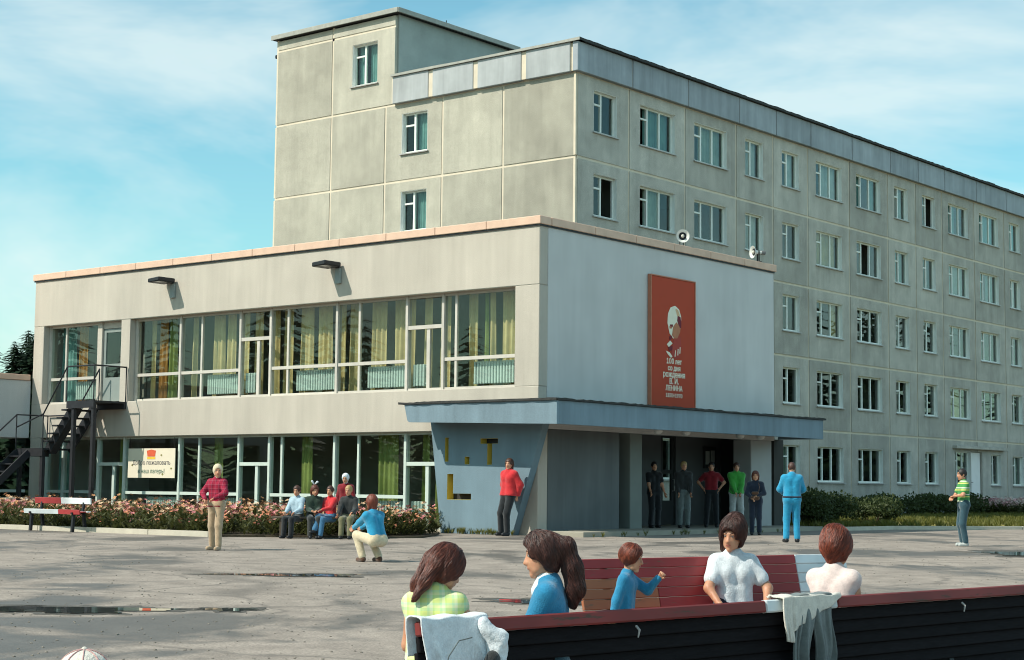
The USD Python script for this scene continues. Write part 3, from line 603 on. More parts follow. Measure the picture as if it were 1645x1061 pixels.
# notice sheet in the ground floor window
ns = thing('notice_sheet', 'pale poster with a red emblem hung in a ground-floor window at left', 'poster', (-14.42, 0.12, 1.20))
obj('sheet', bev(0, 1.98, 0, 0.02, 0, 0.80, 0.004), mat('poster_paper', (0.68, 0.60, 0.46), 0.05, 3), ns)
INK = mat('poster_ink', (0.10, 0.09, 0.10), 0.1, 8); INKR = mat('poster_red_ink', (0.60, 0.10, 0.04), 0.1, 8); INKY = mat('poster_yellow_ink', (0.70, 0.45, 0.05), 0.1, 8)
def text(s, h, x, y, z, mt, parent, face='F', bold=False, depth=0.004, name='lettering', center=True):
    m = meshkit.text_mesh(s, h, depth, bold); v, f = np.array(m.vertices), np.array(m.faces)
    if center: v[:, 0] -= v[:, 0].max()/2
    if face == 'F': v, f = xf((v, f), FRONT, (x, y, z))
    else: v, f = xf((v, f), SIDE, (x, y, z))
    return obj(name, (v, f), mt, parent)
text('Добро пожаловать', 0.125, 0.99, -0.001, 0.36, INK, ns); text('в наш лагерь!', 0.125, 0.99, -0.001, 0.13, mat('poster_green_ink', (0.06, 0.14, 0.10), 0.1, 8), ns)
obj('emblem', [xf(poly(Polygon([(0.83, 0.58), (1.15, 0.58), (1.18, 0.74), (0.99, 0.77), (0.80, 0.74)]), 0.004), FRONT, (0, -0.001, 0))], INKR, ns)
obj('emblem_ribbon', [xf(poly(sbox(0.82, 0.51, 1.16, 0.57), 0.004), FRONT, (0, -0.001, 0))], INKY, ns)
for k in range(14):
    a = rng.uniform(0.06, 1.9); b = rng.uniform(0.06, 0.74)
    if 0.2 < a < 1.75 and 0.1 < b < 0.55: continue
    if 0.75 < a < 1.25: continue
    obj('leaf_drawing', [xf(poly(Polygon([(a-0.04, b), (a, b+0.03), (a+0.045, b+0.005), (a, b-0.03)]), 0.004), FRONT, (0, -0.001, 0))], mat('poster_olive_ink', (0.22, 0.20, 0.06), 0.1, 8), ns)
for k in (0.06, 1.92): obj('hanger', tube([(k, 0.01, 0.80), (k, 0.01, 1.1)], 0.006, 5), BLACK, ns)

# red banner on the side wall
bn = thing('red_banner', 'tall red banner with a pale bearded head and lettering on the side wall', 'banner', (0.012, 5.22, 3.05))
obj('board', bev(0, 0.09, -0.96, 0.96, 0, 3.16, 0.01), mat('banner_red', (0.40, 0.05, 0.018), 0.06, 1.5, 0.75), bn)
obj('edge_batten', [bx(0.0, 0.10, -0.99, -0.962, 0, 3.19), bx(0, 0.10, 0.962, 0.99, 0, 3.19), bx(0, 0.10, -0.962, 0.962, 3.162, 3.19)], mat('banner_batten', (0.45, 0.18, 0.11), 0.1, 4), bn)
PALE = mat('banner_pale', (0.74, 0.70, 0.55), 0.05, 6); DKR = mat('banner_dark_red', (0.16, 0.02, 0.03), 0.1, 6); MIDR = mat('banner_mid_red', (0.36, 0.05, 0.035), 0.1, 6)
def shp(pts, d, mt, nm, smooth_=True):
    p = Polygon(pts)
    if smooth_: p = p.buffer(0.03).buffer(-0.06).buffer(0.03)
    obj(nm, xf(poly(p, d), SIDE, (0.091, 0, 0)), mt, bn)
shp([(-0.27, 2.05), (-0.25, 2.28), (-0.14, 2.44), (0.06, 2.50), (0.24, 2.42), (0.33, 2.25), (0.33, 2.0), (0.18, 1.72), (0.02, 1.66), (-0.18, 1.80)], 0.004, PALE, 'portrait_head')
shp([(-0.02, 1.98), (0.12, 2.10), (0.30, 1.98), (0.28, 1.86), (0.16, 1.70), (0.02, 1.69), (-0.08, 1.76)], 0.007, mat('banner_brown', (0.42, 0.17, 0.09), 0.12, 6), 'portrait_cheek')
shp([(-0.20, 1.97), (-0.06, 1.97), (-0.10, 1.92), (-0.18, 1.92)], 0.009, mat('banner_brown', (0.42, 0.17, 0.09), 0.12, 6), 'portrait_eye', False)
shp([(0.02, 2.46), (0.20, 2.40), (0.29, 2.26), (0.16, 2.24), (0.10, 2.36)], 0.006, mat('banner_tan', (0.58, 0.38, 0.22), 0.12, 6), 'portrait_temple')
shp([(0.17, 2.26), (0.30, 2.24), (0.335, 2.08), (0.32, 1.92), (0.20, 2.05), (0.15, 2.14)], 0.008, DKR, 'portrait_hair')
shp([(0.02, 1.78), (0.16, 1.83), (0.32, 1.72), (0.34, 1.45), (0.26, 1.22), (0.06, 1.18), (-0.14, 1.26), (-0.05, 1.46), (-0.02, 1.62)], 0.006, MIDR, 'portrait_beard')
shp([(-0.30, 1.52), (-0.16, 1.62), (-0.05, 1.56), (-0.22, 1.46)], 0.009, PALE, 'portrait_moustache', False)
shp([(-0.24, 1.46), (-0.06, 1.50), (-0.06, 1.40), (-0.2, 1.36)], 0.008, DKR, 'portrait_shadow', False)
shp([(-0.34, 1.36), (-0.18, 1.33), (-0.06, 1.24), (-0.12, 1.2), (-0.26, 1.28)], 0.009, PALE, 'portrait_collar', False)
shp([(-0.17, 2.02), (-0.04, 2.03), (-0.04, 1.97), (-0.15, 1.96)], 0.008, DKR, 'portrait_brow', False); shp([(-0.20, 1.72), (-0.08, 1.75), (-0.09, 1.66), (-0.18, 1.64)], 0.008, DKR, 'portrait_nose_shadow', False)
for k, (a, b) in enumerate(((0.04, 1.24), (0.16, 1.28), (0.25, 1.33))): shp([(a, b), (a+0.035, b), (a+0.05, b+0.16), (a+0.02, b+0.16)], 0.009, PALE, 'portrait_beard_light', False)
for k, (s, h) in enumerate((('100 лет', 0.115), ('со дня', 0.115), ('рождения', 0.13), ('В. И.', 0.125), ('ЛЕНИНА', 0.115), ('1870–1970', 0.085))):
    text(s, h*1.12, 0.091, 0.02, 1.06-k*0.165, PALE, bn, 'S', True)

# entrance canopy
CX, CY = 1.33, -1.06
can = thing('entrance_canopy', 'flat blue canopy wrapping the corner above the entrance', 'canopy')
ZC0, ZC1 = 2.40, 2.90
obj('front_fascia', front(Polygon([(-3.05, ZC1), (-2.95, ZC0+0.14), (-2.9, ZC0+0.1), (CX, ZC0), (CX, ZC1)]), CY+0.08, 0.08), BLUE, can)
obj('side_fascia', bev(CX-0.08, CX-0.001, CY+0.082, 10.5, ZC0, ZC1, 0.006), BLUE, can)
obj('end_fascia', bx(0.004, CX-0.081, 10.42, 10.5, ZC0, ZC1), BLUE, can)
obj('slab', [bx(-3.0, CX-0.082, CY+0.082, -0.002, 2.66, 2.86), bx(0.004, CX-0.082, -0.001, 10.41, 2.66, 2.86)], SOFFIT, can)
obj('soffit', [bx(-2.9, CX-0.082, CY+0.082, -0.24, 2.52, 2.56), bx(0.004, CX-0.082, -0.23, 10.41, 2.52, 2.56)], SOFFIT, can)
obj('roof_felt', [ragged((-3.2, CY+0.06, ZC1+0.004), (CX+0.02, CY+0.06, ZC1+0.004), 0.2, 0.045, 40, 5), ragged((CX-0.06, CY-0.02, ZC1+0.004), (CX-0.06, 10.6, ZC1+0.004), 0.2, 0.045, 90, 6)], FELT, can)
obj('roof_deck', [(np.array([[-3.2, CY+0.1, ZC1+0.02], [CX-0.1, CY+0.1, ZC1+0.02], [CX-0.1, 10.5, ZC1+0.02], [0.01, 10.5, 3.03], [0.01, -0.005, 3.03], [-3.2, -0.005, 3.03]]), np.array([[0, 1, 4], [0, 4, 5], [1, 2, 3], [1, 3, 4]]))], FELT, can)
LAMPW = mat('lamp_opal', (0.8, 0.8, 0.76), 0.03, 5, 0.4)
first = None
for k, (x, y, lab) in enumerate(((0.55, 3.9, 'white round ceiling lamp under the canopy, nearest the blue pier'), (0.55, 5.1, 'white round ceiling lamp under the canopy, second from the blue pier'), (0.55, 7.6, 'white round ceiling lamp under the canopy, third from the blue pier'), (0.55, 8.6, 'white round ceiling lamp under the canopy, farthest from the blue pier'))):
    if first is None:
        first = thing('ceiling_lamp', lab, 'lamp', (x, y, 2.52), 0.0, 'lamps under the entrance canopy'); 
        first_x = UsdGeom.Xformable(first)
        obj('base', tube([(0, 0, 0), (0, 0, -0.04)], 0.09, 14), BLACK, first); obj('globe', trimesh.creation.icosphere(2, 0.11).apply_scale([1, 1, 0.75]).apply_translation([0, 0, -0.10]), LAMPW, first, smooth=True)
    else: copy_of(first, 'ceiling_lamp', (x, y, 2.52), 0, lab, 'lamp', 'lamps under the entrance canopy')

# blue pier with slots
pier = thing('blue_pier', 'tapering blue concrete slab with L-shaped ochre slots carrying the canopy corner', 'pier')
PY = -0.24
pp = Polygon([(-2.97, 2.55), (0.36, 2.55), (-0.52, 0.0), (-2.62, 0.0)])
slots = [[(-2.52, 1.62), (-2.41, 1.62), (-2.41, 2.17), (-2.52, 2.17)],
         [(-1.92, 1.56), (-1.78, 1.56), (-1.78, 1.73), (-1.92, 1.73)],
         [(-1.46, 2.14), (-0.95, 2.14), (-0.95, 2.02), (-1.12, 2.02), (-1.12, 1.55), (-1.26, 1.55), (-1.26, 2.02), (-1.46, 2.02)],
         [(-2.44, 0.76), (-1.72, 0.76), (-1.72, 0.90), (-2.26, 0.90), (-2.26, 1.34), (-2.44, 1.34)]]
body = pp
for s in slots: body = body.difference(Polygon(s))
obj('slab', front(body, -0.012, 0.228), PIERBLUE, pier)
for s in slots:
    P = Polygon(s); lin = P.difference(P.buffer(-0.004, join_style=2))
    obj('slot_reveal', front(lin, -0.014, 0.222), YELLOW, pier)
    obj('slot_back', front(P, -0.008, 0.012), mat('slot_dark', (0.03, 0.03, 0.03), 0.2, 5), pier)

# wall lights on the front
def floodlight(x, z, label, flip):
    t = thing('wall_floodlight', label, 'floodlight', (x, -0.003, z), 0, 'floodlights on the upper front wall')
    obj('conduit', bev(-0.09, 0.09, -0.07, 0, -0.36, 0.02, 0.01), mat('conduit_grey', (0.28, 0.31, 0.29), 0.1, 5, 0.6), t)
    obj('arm', bar((0, -0.03, 0.05), (-0.05, -0.55, 0.07), 0.06), BLACK, t)
    v, f = bev(-0.34, 0.12, -0.62, -0.05, 0.05, 0.16, 0.02); v = v.copy(); v[:, 2] -= (v[:, 0] < -0.2)*0.03
    obj('hood', (v, f), BLACK, t)
    obj('lens', bx(-0.30, 0.06, -0.58, -0.12, 0.035, 0.048), mat('lens_dark', (0.1, 0.1, 0.1), 0.1, 4, 0.2), t)
floodlight(-12.55, 6.40, 'black hooded floodlight on the upper front wall, the left of two', 0)
floodlight(-6.28, 6.36, 'black hooded floodlight on the upper front wall, nearer the corner', 0)

# horn loudspeakers standing on the coping
def horn(x, y, z, rz, label):
    t = thing('horn_loudspeaker', label, 'loudspeaker', (x, y, z), rz, 'loudspeakers on the wing roof')
    n = 20; prof = [(0.05, -0.26), (0.055, -0.12), (0.09, -0.04), (0.15, 0.04), (0.205, 0.075), (0.215, 0.085), (0.20, 0.08), (0.13, 0.03), (0.07, -0.04), (0.03, -0.10)]
    a = np.arange(n)/n*2*math.pi
    UsdGeom.Xformable(t).AddScaleOp().Set(Gf.Vec3f(0.78, 0.78, 0.78))
    v = np.vstack([np.stack([np.full(n, p[1]), p[0]*np.cos(a), p[0]*np.sin(a)], 1) for p in prof]) + [0, 0, 0.34]
    f = []
    for i in range(len(prof)-1):
        for k in range(n): f += [[i*n+k, i*n+(k+1) % n, (i+1)*n+(k+1) % n], [i*n+k, (i+1)*n+(k+1) % n, (i+1)*n+k]]
    obj('bell', (v, np.array(f)), mat('horn_white', (0.62, 0.62, 0.58), 0.08, 5, 0.5), t, smooth=35)
    vv = np.vstack([np.stack([np.full(n, 0.03), 0.128*np.cos(a), 0.128*np.sin(a)], 1), [[0.03, 0, 0]]]) + [0, 0, 0.34]
    obj('throat', (vv, np.array([[k, (k+1) % n, n] for k in range(n)])), BLACK, t)
    obj('reflector', trimesh.creation.icosphere(2, 0.055).apply_translation([0.05, 0, 0.34]), mat('horn_centre', (0.5, 0.48, 0.42), 0.05, 5), t, smooth=True)
    obj('driver', tube([(-0.26, 0, 0.34), (-0.40, 0, 0.34)], 0.07, 12), mat('horn_driver', (0.14, 0.14, 0.14), 0.1, 5), t)
    obj('bracket', [bx(-0.16, -0.12, -0.07, -0.045, 0.0, 0.40), bx(-0.16, -0.12, 0.045, 0.07, 0, 0.40), bx(-0.22, -0.06, -0.09, 0.09, 0, 0.03)], BLACK, t)
horn(-0.12, 5.95, ZTOP+0.196, -45, 'pale horn loudspeaker on the wing roof with its mouth towards the square')
horn(-0.12, 9.45, ZTOP+0.196, -120, 'pale horn loudspeaker turned sideways at the far end of the wing roof')

# annex at the far left
an = thing('side_annex', 'low grey annex with pink coping at the far left edge', 'building')
obj('wall', [bev(-30, -18.83, -9.0, -0.02, 2.33, 4.0, 0.01), bev(-19.05, -18.83, -9.0, -8.6, -0.1, 2.328, 0.01)], SIDEWALL, an)
for i in range(5): obj('coping', bev(-30, -18.79, -9.06+i*1.80+0.004, -9.06+(i+1)*1.80-0.004, 4.004, 4.17, 0.012), COPING, an)
obj('roof', bx(-30, -19.2, -8.9, -0.1, 3.9, 3.99), FELT, an)
for i in range(5):
    y0 = -8.6+i*1.71
    w = obj('window', [bx(-18.98, -18.86, y0, y0+0.08, 0, 2.326), bx(-18.95, -18.88, y0+0.08, y0+1.71, 0.76, 0.84), bx(-18.95, -18.88, y0+0.08, y0+1.71, 0, 0.06)], GREYFRAME, an)
    obj('pane', bx(-18.93, -18.92, y0+0.08, y0+1.71, 0.84, 2.326), GLASS, w); obj('pane', bx(-18.93, -18.92, y0+0.08, y0+1.71, 0.06, 0.76), GLASS, w)
obj('inner_wall', bx(-24.1, -24, -9, -0.1, 0, 3.9), ROOM, an)

# steel outside stair
st = thing('outside_stair', 'black steel outside stair climbing to the upper exit door', 'staircase')
LX0, LX1, LZ, SD = -15.62, -14.42, 3.28, -1.1
obj('upper_landing', [bx(LX0, LX1, SD, -0.01, LZ-0.05, LZ), bx(LX0, LX1, SD, SD+0.06, LZ-0.2, LZ-0.05), bx(LX0, LX1, -0.08, -0.01, LZ-0.2, LZ-0.05)], STEEL, st)
NS, RUN, RISE = 6, 0.205, 0.213
for k in range(NS-1):
    x1 = LX0 - k*RUN; z = LZ - (k+1)*RISE
    obj('tread', bev(x1-RUN-0.05, x1, SD+0.02, -0.06, z-0.045, z, 0.006), STEEL, st)
X2, Z2 = LX0-(NS-1)*RUN, LZ-NS*RISE
obj('stringer', bar((LX0, -0.14, LZ-0.12), (X2-0.1, -0.14, Z2-0.05), 0.06, 0.30), STEEL, st)
obj('stringer', bar((LX0, SD+0.35, LZ-0.14), (X2-0.1, SD+0.35, Z2-0.07), 0.24, 0.26), STEEL, st)
obj('lower_landing', [bx(X2-1.25, X2, SD, -0.01, Z2-0.05, Z2), bx(X2-1.25, X2, SD, SD+0.06, Z2-0.22, Z2-0.05), bx(X2-1.25, X2-1.19, SD+0.06, -0.02, Z2-0.22, Z2-0.05)], STEEL, st)
for k in range(8):
    y1 = SD - k*0.24; z = Z2 - (k+1)*0.215
    obj('tread', bev(X2-1.24, X2-0.62, y1-0.28, y1, z-0.04, z, 0.006), STEEL, st)
obj('stringer', bar((X2-0.62, SD, Z2-0.12), (X2-0.62, SD-8.4*0.24, Z2-9*0.215+0.05), 0.05, 0.2), STEEL, st); obj('stringer', bar((X2-1.2, SD, Z2-0.12), (X2-1.2, SD-8.4*0.24, Z2-9*0.215+0.05), 0.05, 0.2), STEEL, st)
H = 0.95
rails = [[(LX1, -0.02, LZ+H), (LX1, SD, LZ+H), (LX0, SD, LZ+H), (X2, SD, Z2+H-0.0), (X2-1.22, SD, Z2+H-0.35)],
         [(LX0+0.05, -0.06, LZ+H), (X2, -0.06, Z2+H), (X2-1.25, -0.06, Z2+H), (X2-1.25, SD, Z2+H), (X2-1.25, SD-2.0, Z2+H-1.75)]]
for r in rails: obj('handrail', tube(r, 0.022, 7), STEEL, st)
for p in ((LX1, SD, LZ), (LX0, SD, LZ), (LX1, -0.03, LZ), (X2, SD, Z2), (X2-1.25, SD, Z2), (LX0+0.05, -0.06, LZ), (X2-1.25, -0.06, Z2)): obj('rail_post', tube([p, (p[0], p[1], p[2]+H)], 0.018, 6), STEEL, st)
for p, z in (((LX0+0.25, SD+0.08), LZ-0.1), ((LX1-0.08, SD+0.08), LZ-0.1), ((X2-1.15, SD+0.08), Z2-0.1), ((X2-0.08, SD+0.08), Z2-0.1)): obj('support_post', bx(p[0]-0.05, p[0]+0.05, p[1]-0.05, p[1]+0.05, -0.1, z), STEEL, st)

# ------------------------------------------------------------------ vegetation
def leafmat(name, c1, c2, t=0.3):
    return usdkit.material(stage, f'{L}/{name}', {
        'g': ('geometry', {}), 'r': ('rgb_ramp', {'ramp': [(0.0, c1), (1.0, c2)]}),
        'p': ('principled_bsdf', {'roughness': 0.6, 'specular_ior_level': 0.3}), 't': ('translucent_bsdf', {}), 'm': ('mix_closure', {'fac': t})},
        [('g.random_per_island', 'r.fac'), ('r.color', 'p.base_color'), ('r.color', 't.color'), ('p.BSDF', 'm.closure1'), ('t.BSDF', 'm.closure2')], surface='m.closure')
LEAF = leafmat('bush_leaves', (0.055, 0.075, 0.025), (0.19, 0.18, 0.07)); NEEDLE = leafmat('spruce_needles', (0.012, 0.028, 0.012), (0.035, 0.06, 0.022), 0.1)
FLEAF = leafmat('flower_leaves', (0.07, 0.075, 0.022), (0.33, 0.25, 0.09)); GRASSM = leafmat('grass_blades', (0.14, 0.14, 0.03), (0.34, 0.27, 0.09))
BARK = mat('bark', (0.07, 0.05, 0.035), 0.3, 10, 0.9, 0.5, 20, streak=(4, 4, 1))
def quads(c, d1, d2):
    """rhombus leaves: centres (n,3), half axes"""
    n = len(c); v = np.stack([c-d1, c+d2, c+d1, c-d2], 1).reshape(-1, 3); i = np.arange(n)*4
    return v, np.vstack([np.stack([i, i+1, i+2], 1), np.stack([i, i+2, i+3], 1)])
def unit(v): return v/np.linalg.norm(v, axis=-1, keepdims=True)
def bush(name, label, x, y, rx, ry, h, n, seed, cat='shrub', leaf=0.06):
    r = np.random.default_rng(seed); t = thing(name, label, cat, (x, y, 0.02))
    lumps = [(r.uniform(-0.6, 0.6)*rx, r.uniform(-0.6, 0.6)*ry, h*r.uniform(0.35, 0.66), r.uniform(0.35, 0.55)) for _ in range(9)]
    c = []
    for (lx, ly, lz, lr) in lumps:
        d = unit(r.normal(size=(n//9, 3)))*(r.random((n//9, 1))**0.4)
        c.append(np.array([lx, ly, lz]) + d*np.array([rx*lr, ry*lr, h*lr*0.75]))
    c = np.vstack(c); c[:, 2] = np.abs(c[:, 2])*0.98 + 0.03
    d1 = unit(r.normal(size=c.shape))*leaf*r.uniform(0.6, 1.3, (len(c), 1)); d2 = unit(np.cross(d1, r.normal(size=c.shape)))*leaf*0.5
    obj('foliage', quads(c, d1, d2), LEAF, t)
    st_ = [tube([(r.uniform(-0.1, 0.1), r.uniform(-0.1, 0.1), 0), (l[0]*0.5, l[1]*0.5, l[2]*0.5), (l[0], l[1], l[2])], [0.02, 0.014, 0.006], 5) for l in lumps]
    obj('stem', st_, BARK, t)
bush('garden_shrub', 'dense dark shrub close behind the man in turquoise', -0.9, 13.1, 1.1, 1.2, 1.15, 3600, 21)
bush('garden_shrub', 'broad shrub in the middle of the dark bushes by the lawn', -1.0, 15.0, 1.2, 1.3, 1.05, 3600, 22)
bush('garden_shrub', 'right-hand lower shrub of the dark bushes by the lawn', -0.4, 16.8, 1.1, 1.1, 0.95, 3000, 23)
bush('garden_shrub', 'shrub behind the dark bushes against the panel block', -4.2, 18.2, 1.5, 1.6, 1.25, 3000, 24)
for k, (x, y) in enumerate(((-6.9, 25.5), (-6.7, 28.6), (-6.9, 31.8), (-6.6, 34.6), (-6.9, 37.6))):
    bush('hedge_shrub', ['low shrub at the left end of the hedge under the block windows', 'second low shrub of the hedge under the block windows', 'third low shrub of the hedge under the block windows', 'fourth low shrub of the hedge, left of the striped boy', 'low shrub right behind the striped boy at the wall'][k], x, y, 1.4, 1.7, 1.0, 2000, 30+k, 'shrub', 0.08)
# flower plants
def flower_proto(path, seed, col, h, tall):
    r = np.random.default_rng(seed); n = 16
    base = UsdGeom.Xform.Define(stage, path)
    a = r.uniform(0, 2*math.pi, n); z = r.uniform(0.1, 0.85, n)*h; rad = r.uniform(0.03, 0.16, n)
    c = np.stack([rad*np.cos(a), rad*np.sin(a), z], 1); d = np.stack([np.cos(a), np.sin(a), r.uniform(0.2, 1.2, n)], 1); d = unit(d)
    w = unit(np.cross(d, [0, 0, 1.0]) + 1e-6)
    m = [quads(c, d*0.10, w*0.026)]
    usdkit.mesh(stage, path + '/leaves', cat_(m), FLEAF)
    if col is not None:
        pc = []; k = r.integers(4, 7)
        for _ in range(k):
            c0 = np.array([r.uniform(-0.13, 0.13), r.uniform(-0.13, 0.13), h*r.uniform(0.78, 1.15)])
            t = r.uniform(0, 6); nrm = unit(np.array([r.uniform(-0.7, 0.7), r.uniform(-0.7, 0.7), 1.0])); u = unit(np.cross(nrm, [1, 0.3, 0])); q = np.cross(nrm, u)
            for p in range(5):
                b = t+p*2*math.pi/5; e = u*math.cos(b)+q*math.sin(b); g = -u*math.sin(b)+q*math.cos(b)
                pc.append(quads((c0+e*0.028)[None], (e*0.024+nrm*0.008)[None], (g*0.017)[None]))
        usdkit.mesh(stage, path + '/petals', cat_(pc), col)
def scatter(name, label, pts, z, protos, seed, smin=0.7, smax=1.25):
    r = np.random.default_rng(seed); pi = UsdGeom.PointInstancer.Define(stage, f'{W}/{name}')
    n = len(pts); P = np.column_stack([pts, np.broadcast_to(z, n)])
    for i, (fn) in enumerate(protos): fn(f'{W}/{name}/plant_{i:03d}')
    pi.CreatePrototypesRel().SetTargets([Sdf.Path(f'{W}/{name}/plant_{i:03d}') for i in range(len(protos))])
    pi.CreateProtoIndicesAttr(Vt.IntArray.FromNumpy(r.integers(0, len(protos), n).astype(np.int32)))
    pi.CreatePositionsAttr(Vt.Vec3fArray.FromNumpy(P.astype(np.float32)))
    a = r.uniform(0, math.pi, n); q = np.zeros((n, 4)); q[:, 2] = np.sin(a); q[:, 3] = np.cos(a)
    pi.CreateOrientationsAttr([Gf.Quath(float(w), 0, 0, float(zz)) for zz, w in zip(q[:, 2], q[:, 3])])
    s = r.uniform(smin, smax, n); pi.CreateScalesAttr(Vt.Vec3fArray.FromNumpy(np.column_stack([s, s, s]).astype(np.float32)))
    tag(pi, label, None, None, 'stuff')
def inside(pl, n, seed):
    r = np.random.default_rng(seed); P = Polygon(pl); x0, y0, x1, y1 = P.bounds; import shapely
    c = np.column_stack([r.uniform(x0, x1, n*3), r.uniform(y0, y1, n*3)])
    return c[shapely.contains_xy(P, c[:, 0], c[:, 1])][:n]
FL = lambda nm, c: mat(nm, c, 0.2, 40, 0.7, rand=0.2)
PET = [FL('petal_salmon', (0.55, 0.20, 0.11)), FL('petal_pink', (0.50, 0.18, 0.18)), FL('petal_pale', (0.56, 0.38, 0.24)), FL('petal_peach', (0.54, 0.26, 0.12))]
fp = [lambda p, k=k: flower_proto(p, 50+k, PET[k % 4] if k < 4 else None, 0.40+0.06*(k % 4), 0) for k in range(9)]
bp = inside(BED, 5200, 2); bp = bp[bp[:, 0] < -0.9]; bp = bp[meshkit.fbm(np.column_stack([bp*0.9, bp[:, :1]*0]), 3, 4) + np.random.default_rng(1).random(len(bp))*0.25 > 0.50]
scatter('flower_plants', 'pink and salmon flowers with yellow-green leaves filling the long bed', bp, 0.03, fp, 3, 0.5, 1.15)
fp2 = [lambda p, k=k: flower_proto(p, 80+k, [FL('petal_rose', (0.70, 0.38, 0.40)), FL('petal_white_rose', (0.72, 0.56, 0.50))][k % 2], 0.5, 0) for k in range(4)]
scatter('rose_bed_plants', 'pale pink flowers in the bed by the far right door', inside([(-7.9, 38.9), (-4.9, 38.9), (-4.9, 60), (-7.9, 60)], 1700, 5), 0.03, fp2, 6, 0.9, 1.5)
def tuft(path, seed):
    r = np.random.default_rng(seed); n = 14; UsdGeom.Xform.Define(stage, path)
    a = r.uniform(0, 6.3, n); c = np.stack([0.05*np.cos(a)*r.random(n), 0.05*np.sin(a)*r.random(n), np.full(n, 0.06)], 1)
    d = unit(np.stack([np.cos(a)*0.5, np.sin(a)*0.5, np.ones(n)], 1))*0.085; w = unit(np.cross(d, [0.2, 0.1, 1.0]))*0.007
    usdkit.mesh(stage, path + '/blades', quads(c, d, w), GRASSM)
LP = inside([(1.5, 11), (1.6, 13.6), (3.6, 17.5), (6.3, 23), (9, 30), (9, 62), (-8, 62), (-8, 11)], 9000, 8)
scatter('lawn_grass', 'uneven yellow-green grass of the lawn strip', LP, 0.035, [lambda p, k=k: tuft(p, 90+k) for k in range(4)], 9, 0.8, 1.8)
edge = np.concatenate([np.column_stack([np.random.default_rng(3).uniform(-2.5, -0.3, 40), np.full(40, -0.32)]), np.column_stack([np.full(26, 1.34)+np.random.default_rng(4).uniform(0, 0.1, 26), np.random.default_rng(6).uniform(0.0, 10.6, 26)])]) + np.random.default_rng(5).normal(size=(66, 2))*0.05
scatter('edge_weeds', 'thin weeds growing at the foot of the pier and platform', edge, 0.0, [lambda p, k=k: tuft(p, 95+k) for k in range(2)], 10, 0.6, 1.2)
def stone(path, seed):
    r = np.random.default_rng(seed); UsdGeom.Xform.Define(stage, path); m = trimesh.creation.icosphere(0, 0.010); v = np.array(m.vertices)*r.uniform(0.6, 1.2, (12, 1))*[1.2, 1, 0.6]
    usdkit.mesh(stage, path + '/pebble', (v, np.array(m.faces)), mat('pebble_grey', (0.20, 0.175, 0.145), 0.3, 30))
_q = np.random.default_rng(31); gp_ = EYE[:2] + np.array([[-math.sin(YAW+b)*d, math.cos(YAW+b)*d] for b, d in zip(_q.uniform(-0.32, 0.34, 3600), 7+30*_q.random(3600)**1.6)])
gp_ = gp_[(gp_[:, 0]*1.0 > 2.2) | (gp_[:, 1] < -7.5)]; gp_ = gp_[~((gp_[:, 1] > -2.2) & (gp_[:, 0] < 1.6))]
scatter('loose_grit', 'loose grit and small pebbles on the asphalt', gp_, G(gp_[:, 0], gp_[:, 1])+0.003, [lambda p, k=k: stone(p, 400+k) for k in range(4)], 32, 0.35, 1.5)
# spruces at the far left
def spruce_meshes(h, seed, nl=60, nb=14):
    r = np.random.default_rng(seed); C, D1, D2 = [], [], []
    for i in range(nl):
        z = h*(0.06+0.93*i/nl); R = (1-i/nl)**0.62*h*0.25*r.uniform(0.75, 1.2)+0.08
        for k in range(nb):
            a = 2*math.pi*(k+r.random()*0.9)/nb + i*0.7; rr = R*r.uniform(0.7, 1.15)
            for s in np.linspace(0.25, 1.0, 4):
                c = np.array([math.cos(a)*rr*s, math.sin(a)*rr*s, z-rr*s*0.32+r.uniform(-0.05, 0.05)])
                d = np.array([math.cos(a), math.sin(a), -0.3]); C.append(c); D1.append(d*rr*0.24*r.uniform(0.8, 1.3)); D2.append(np.array([-math.sin(a), math.cos(a), r.uniform(-0.4, 0.2)])*rr*0.17*r.uniform(0.7, 1.3)*(1.15-0.4*s))
    return quads(np.array(C), np.array(D1), np.array(D2)), tube([(0, 0, -0.2), (0, 0, h*0.5), (0, 0, h*0.98)], [h*0.018, h*0.01, 0.01], 7)
sp = [(-82.5, 39.5, 12.0, 'tall spruce at the left frame edge above the annex'), (-80.3, 41.5, 11.3, 'dark spruce second from the left above the annex'), (-79.2, 42.4, 11.9, 'spruce nearest to the wing in the gap above the annex'), (-78.6, 45.5, 13.6, 'taller spruce whose tip rises beside the wing parapet'),
      (-86.0, 36.5, 12.8, 'spruce standing further left behind the annex'), (-83.0, 44.5, 12.5, 'spruce behind the front row above the annex'), (-84.6, 41.5, 12.9, 'spruce in the second row, left in the gap above the annex'), (-81.5, 46.0, 13.2, 'spruce in the second row, close to the wing'),
      (-81.6, 40.2, 10.0, 'short spruce low between the two leftmost ones'), (-79.6, 43.8, 10.6, 'short spruce low beside the wing wall'), (-87.5, 43.0, 14.0, 'tall spruce in the back row above the annex'), (-84.5, 48.5, 14.5, 'tallest spruce of the back row, next to the wing')]
for i, (x, y, h, lab) in enumerate(sp):
    t = thing('spruce_tree', lab, 'tree', (x, y, 0), 0, 'spruces beyond the annex'); c, tr = spruce_meshes(h, 200+i); obj('crown', c, NEEDLE, t); obj('trunk', tr, BARK, t)
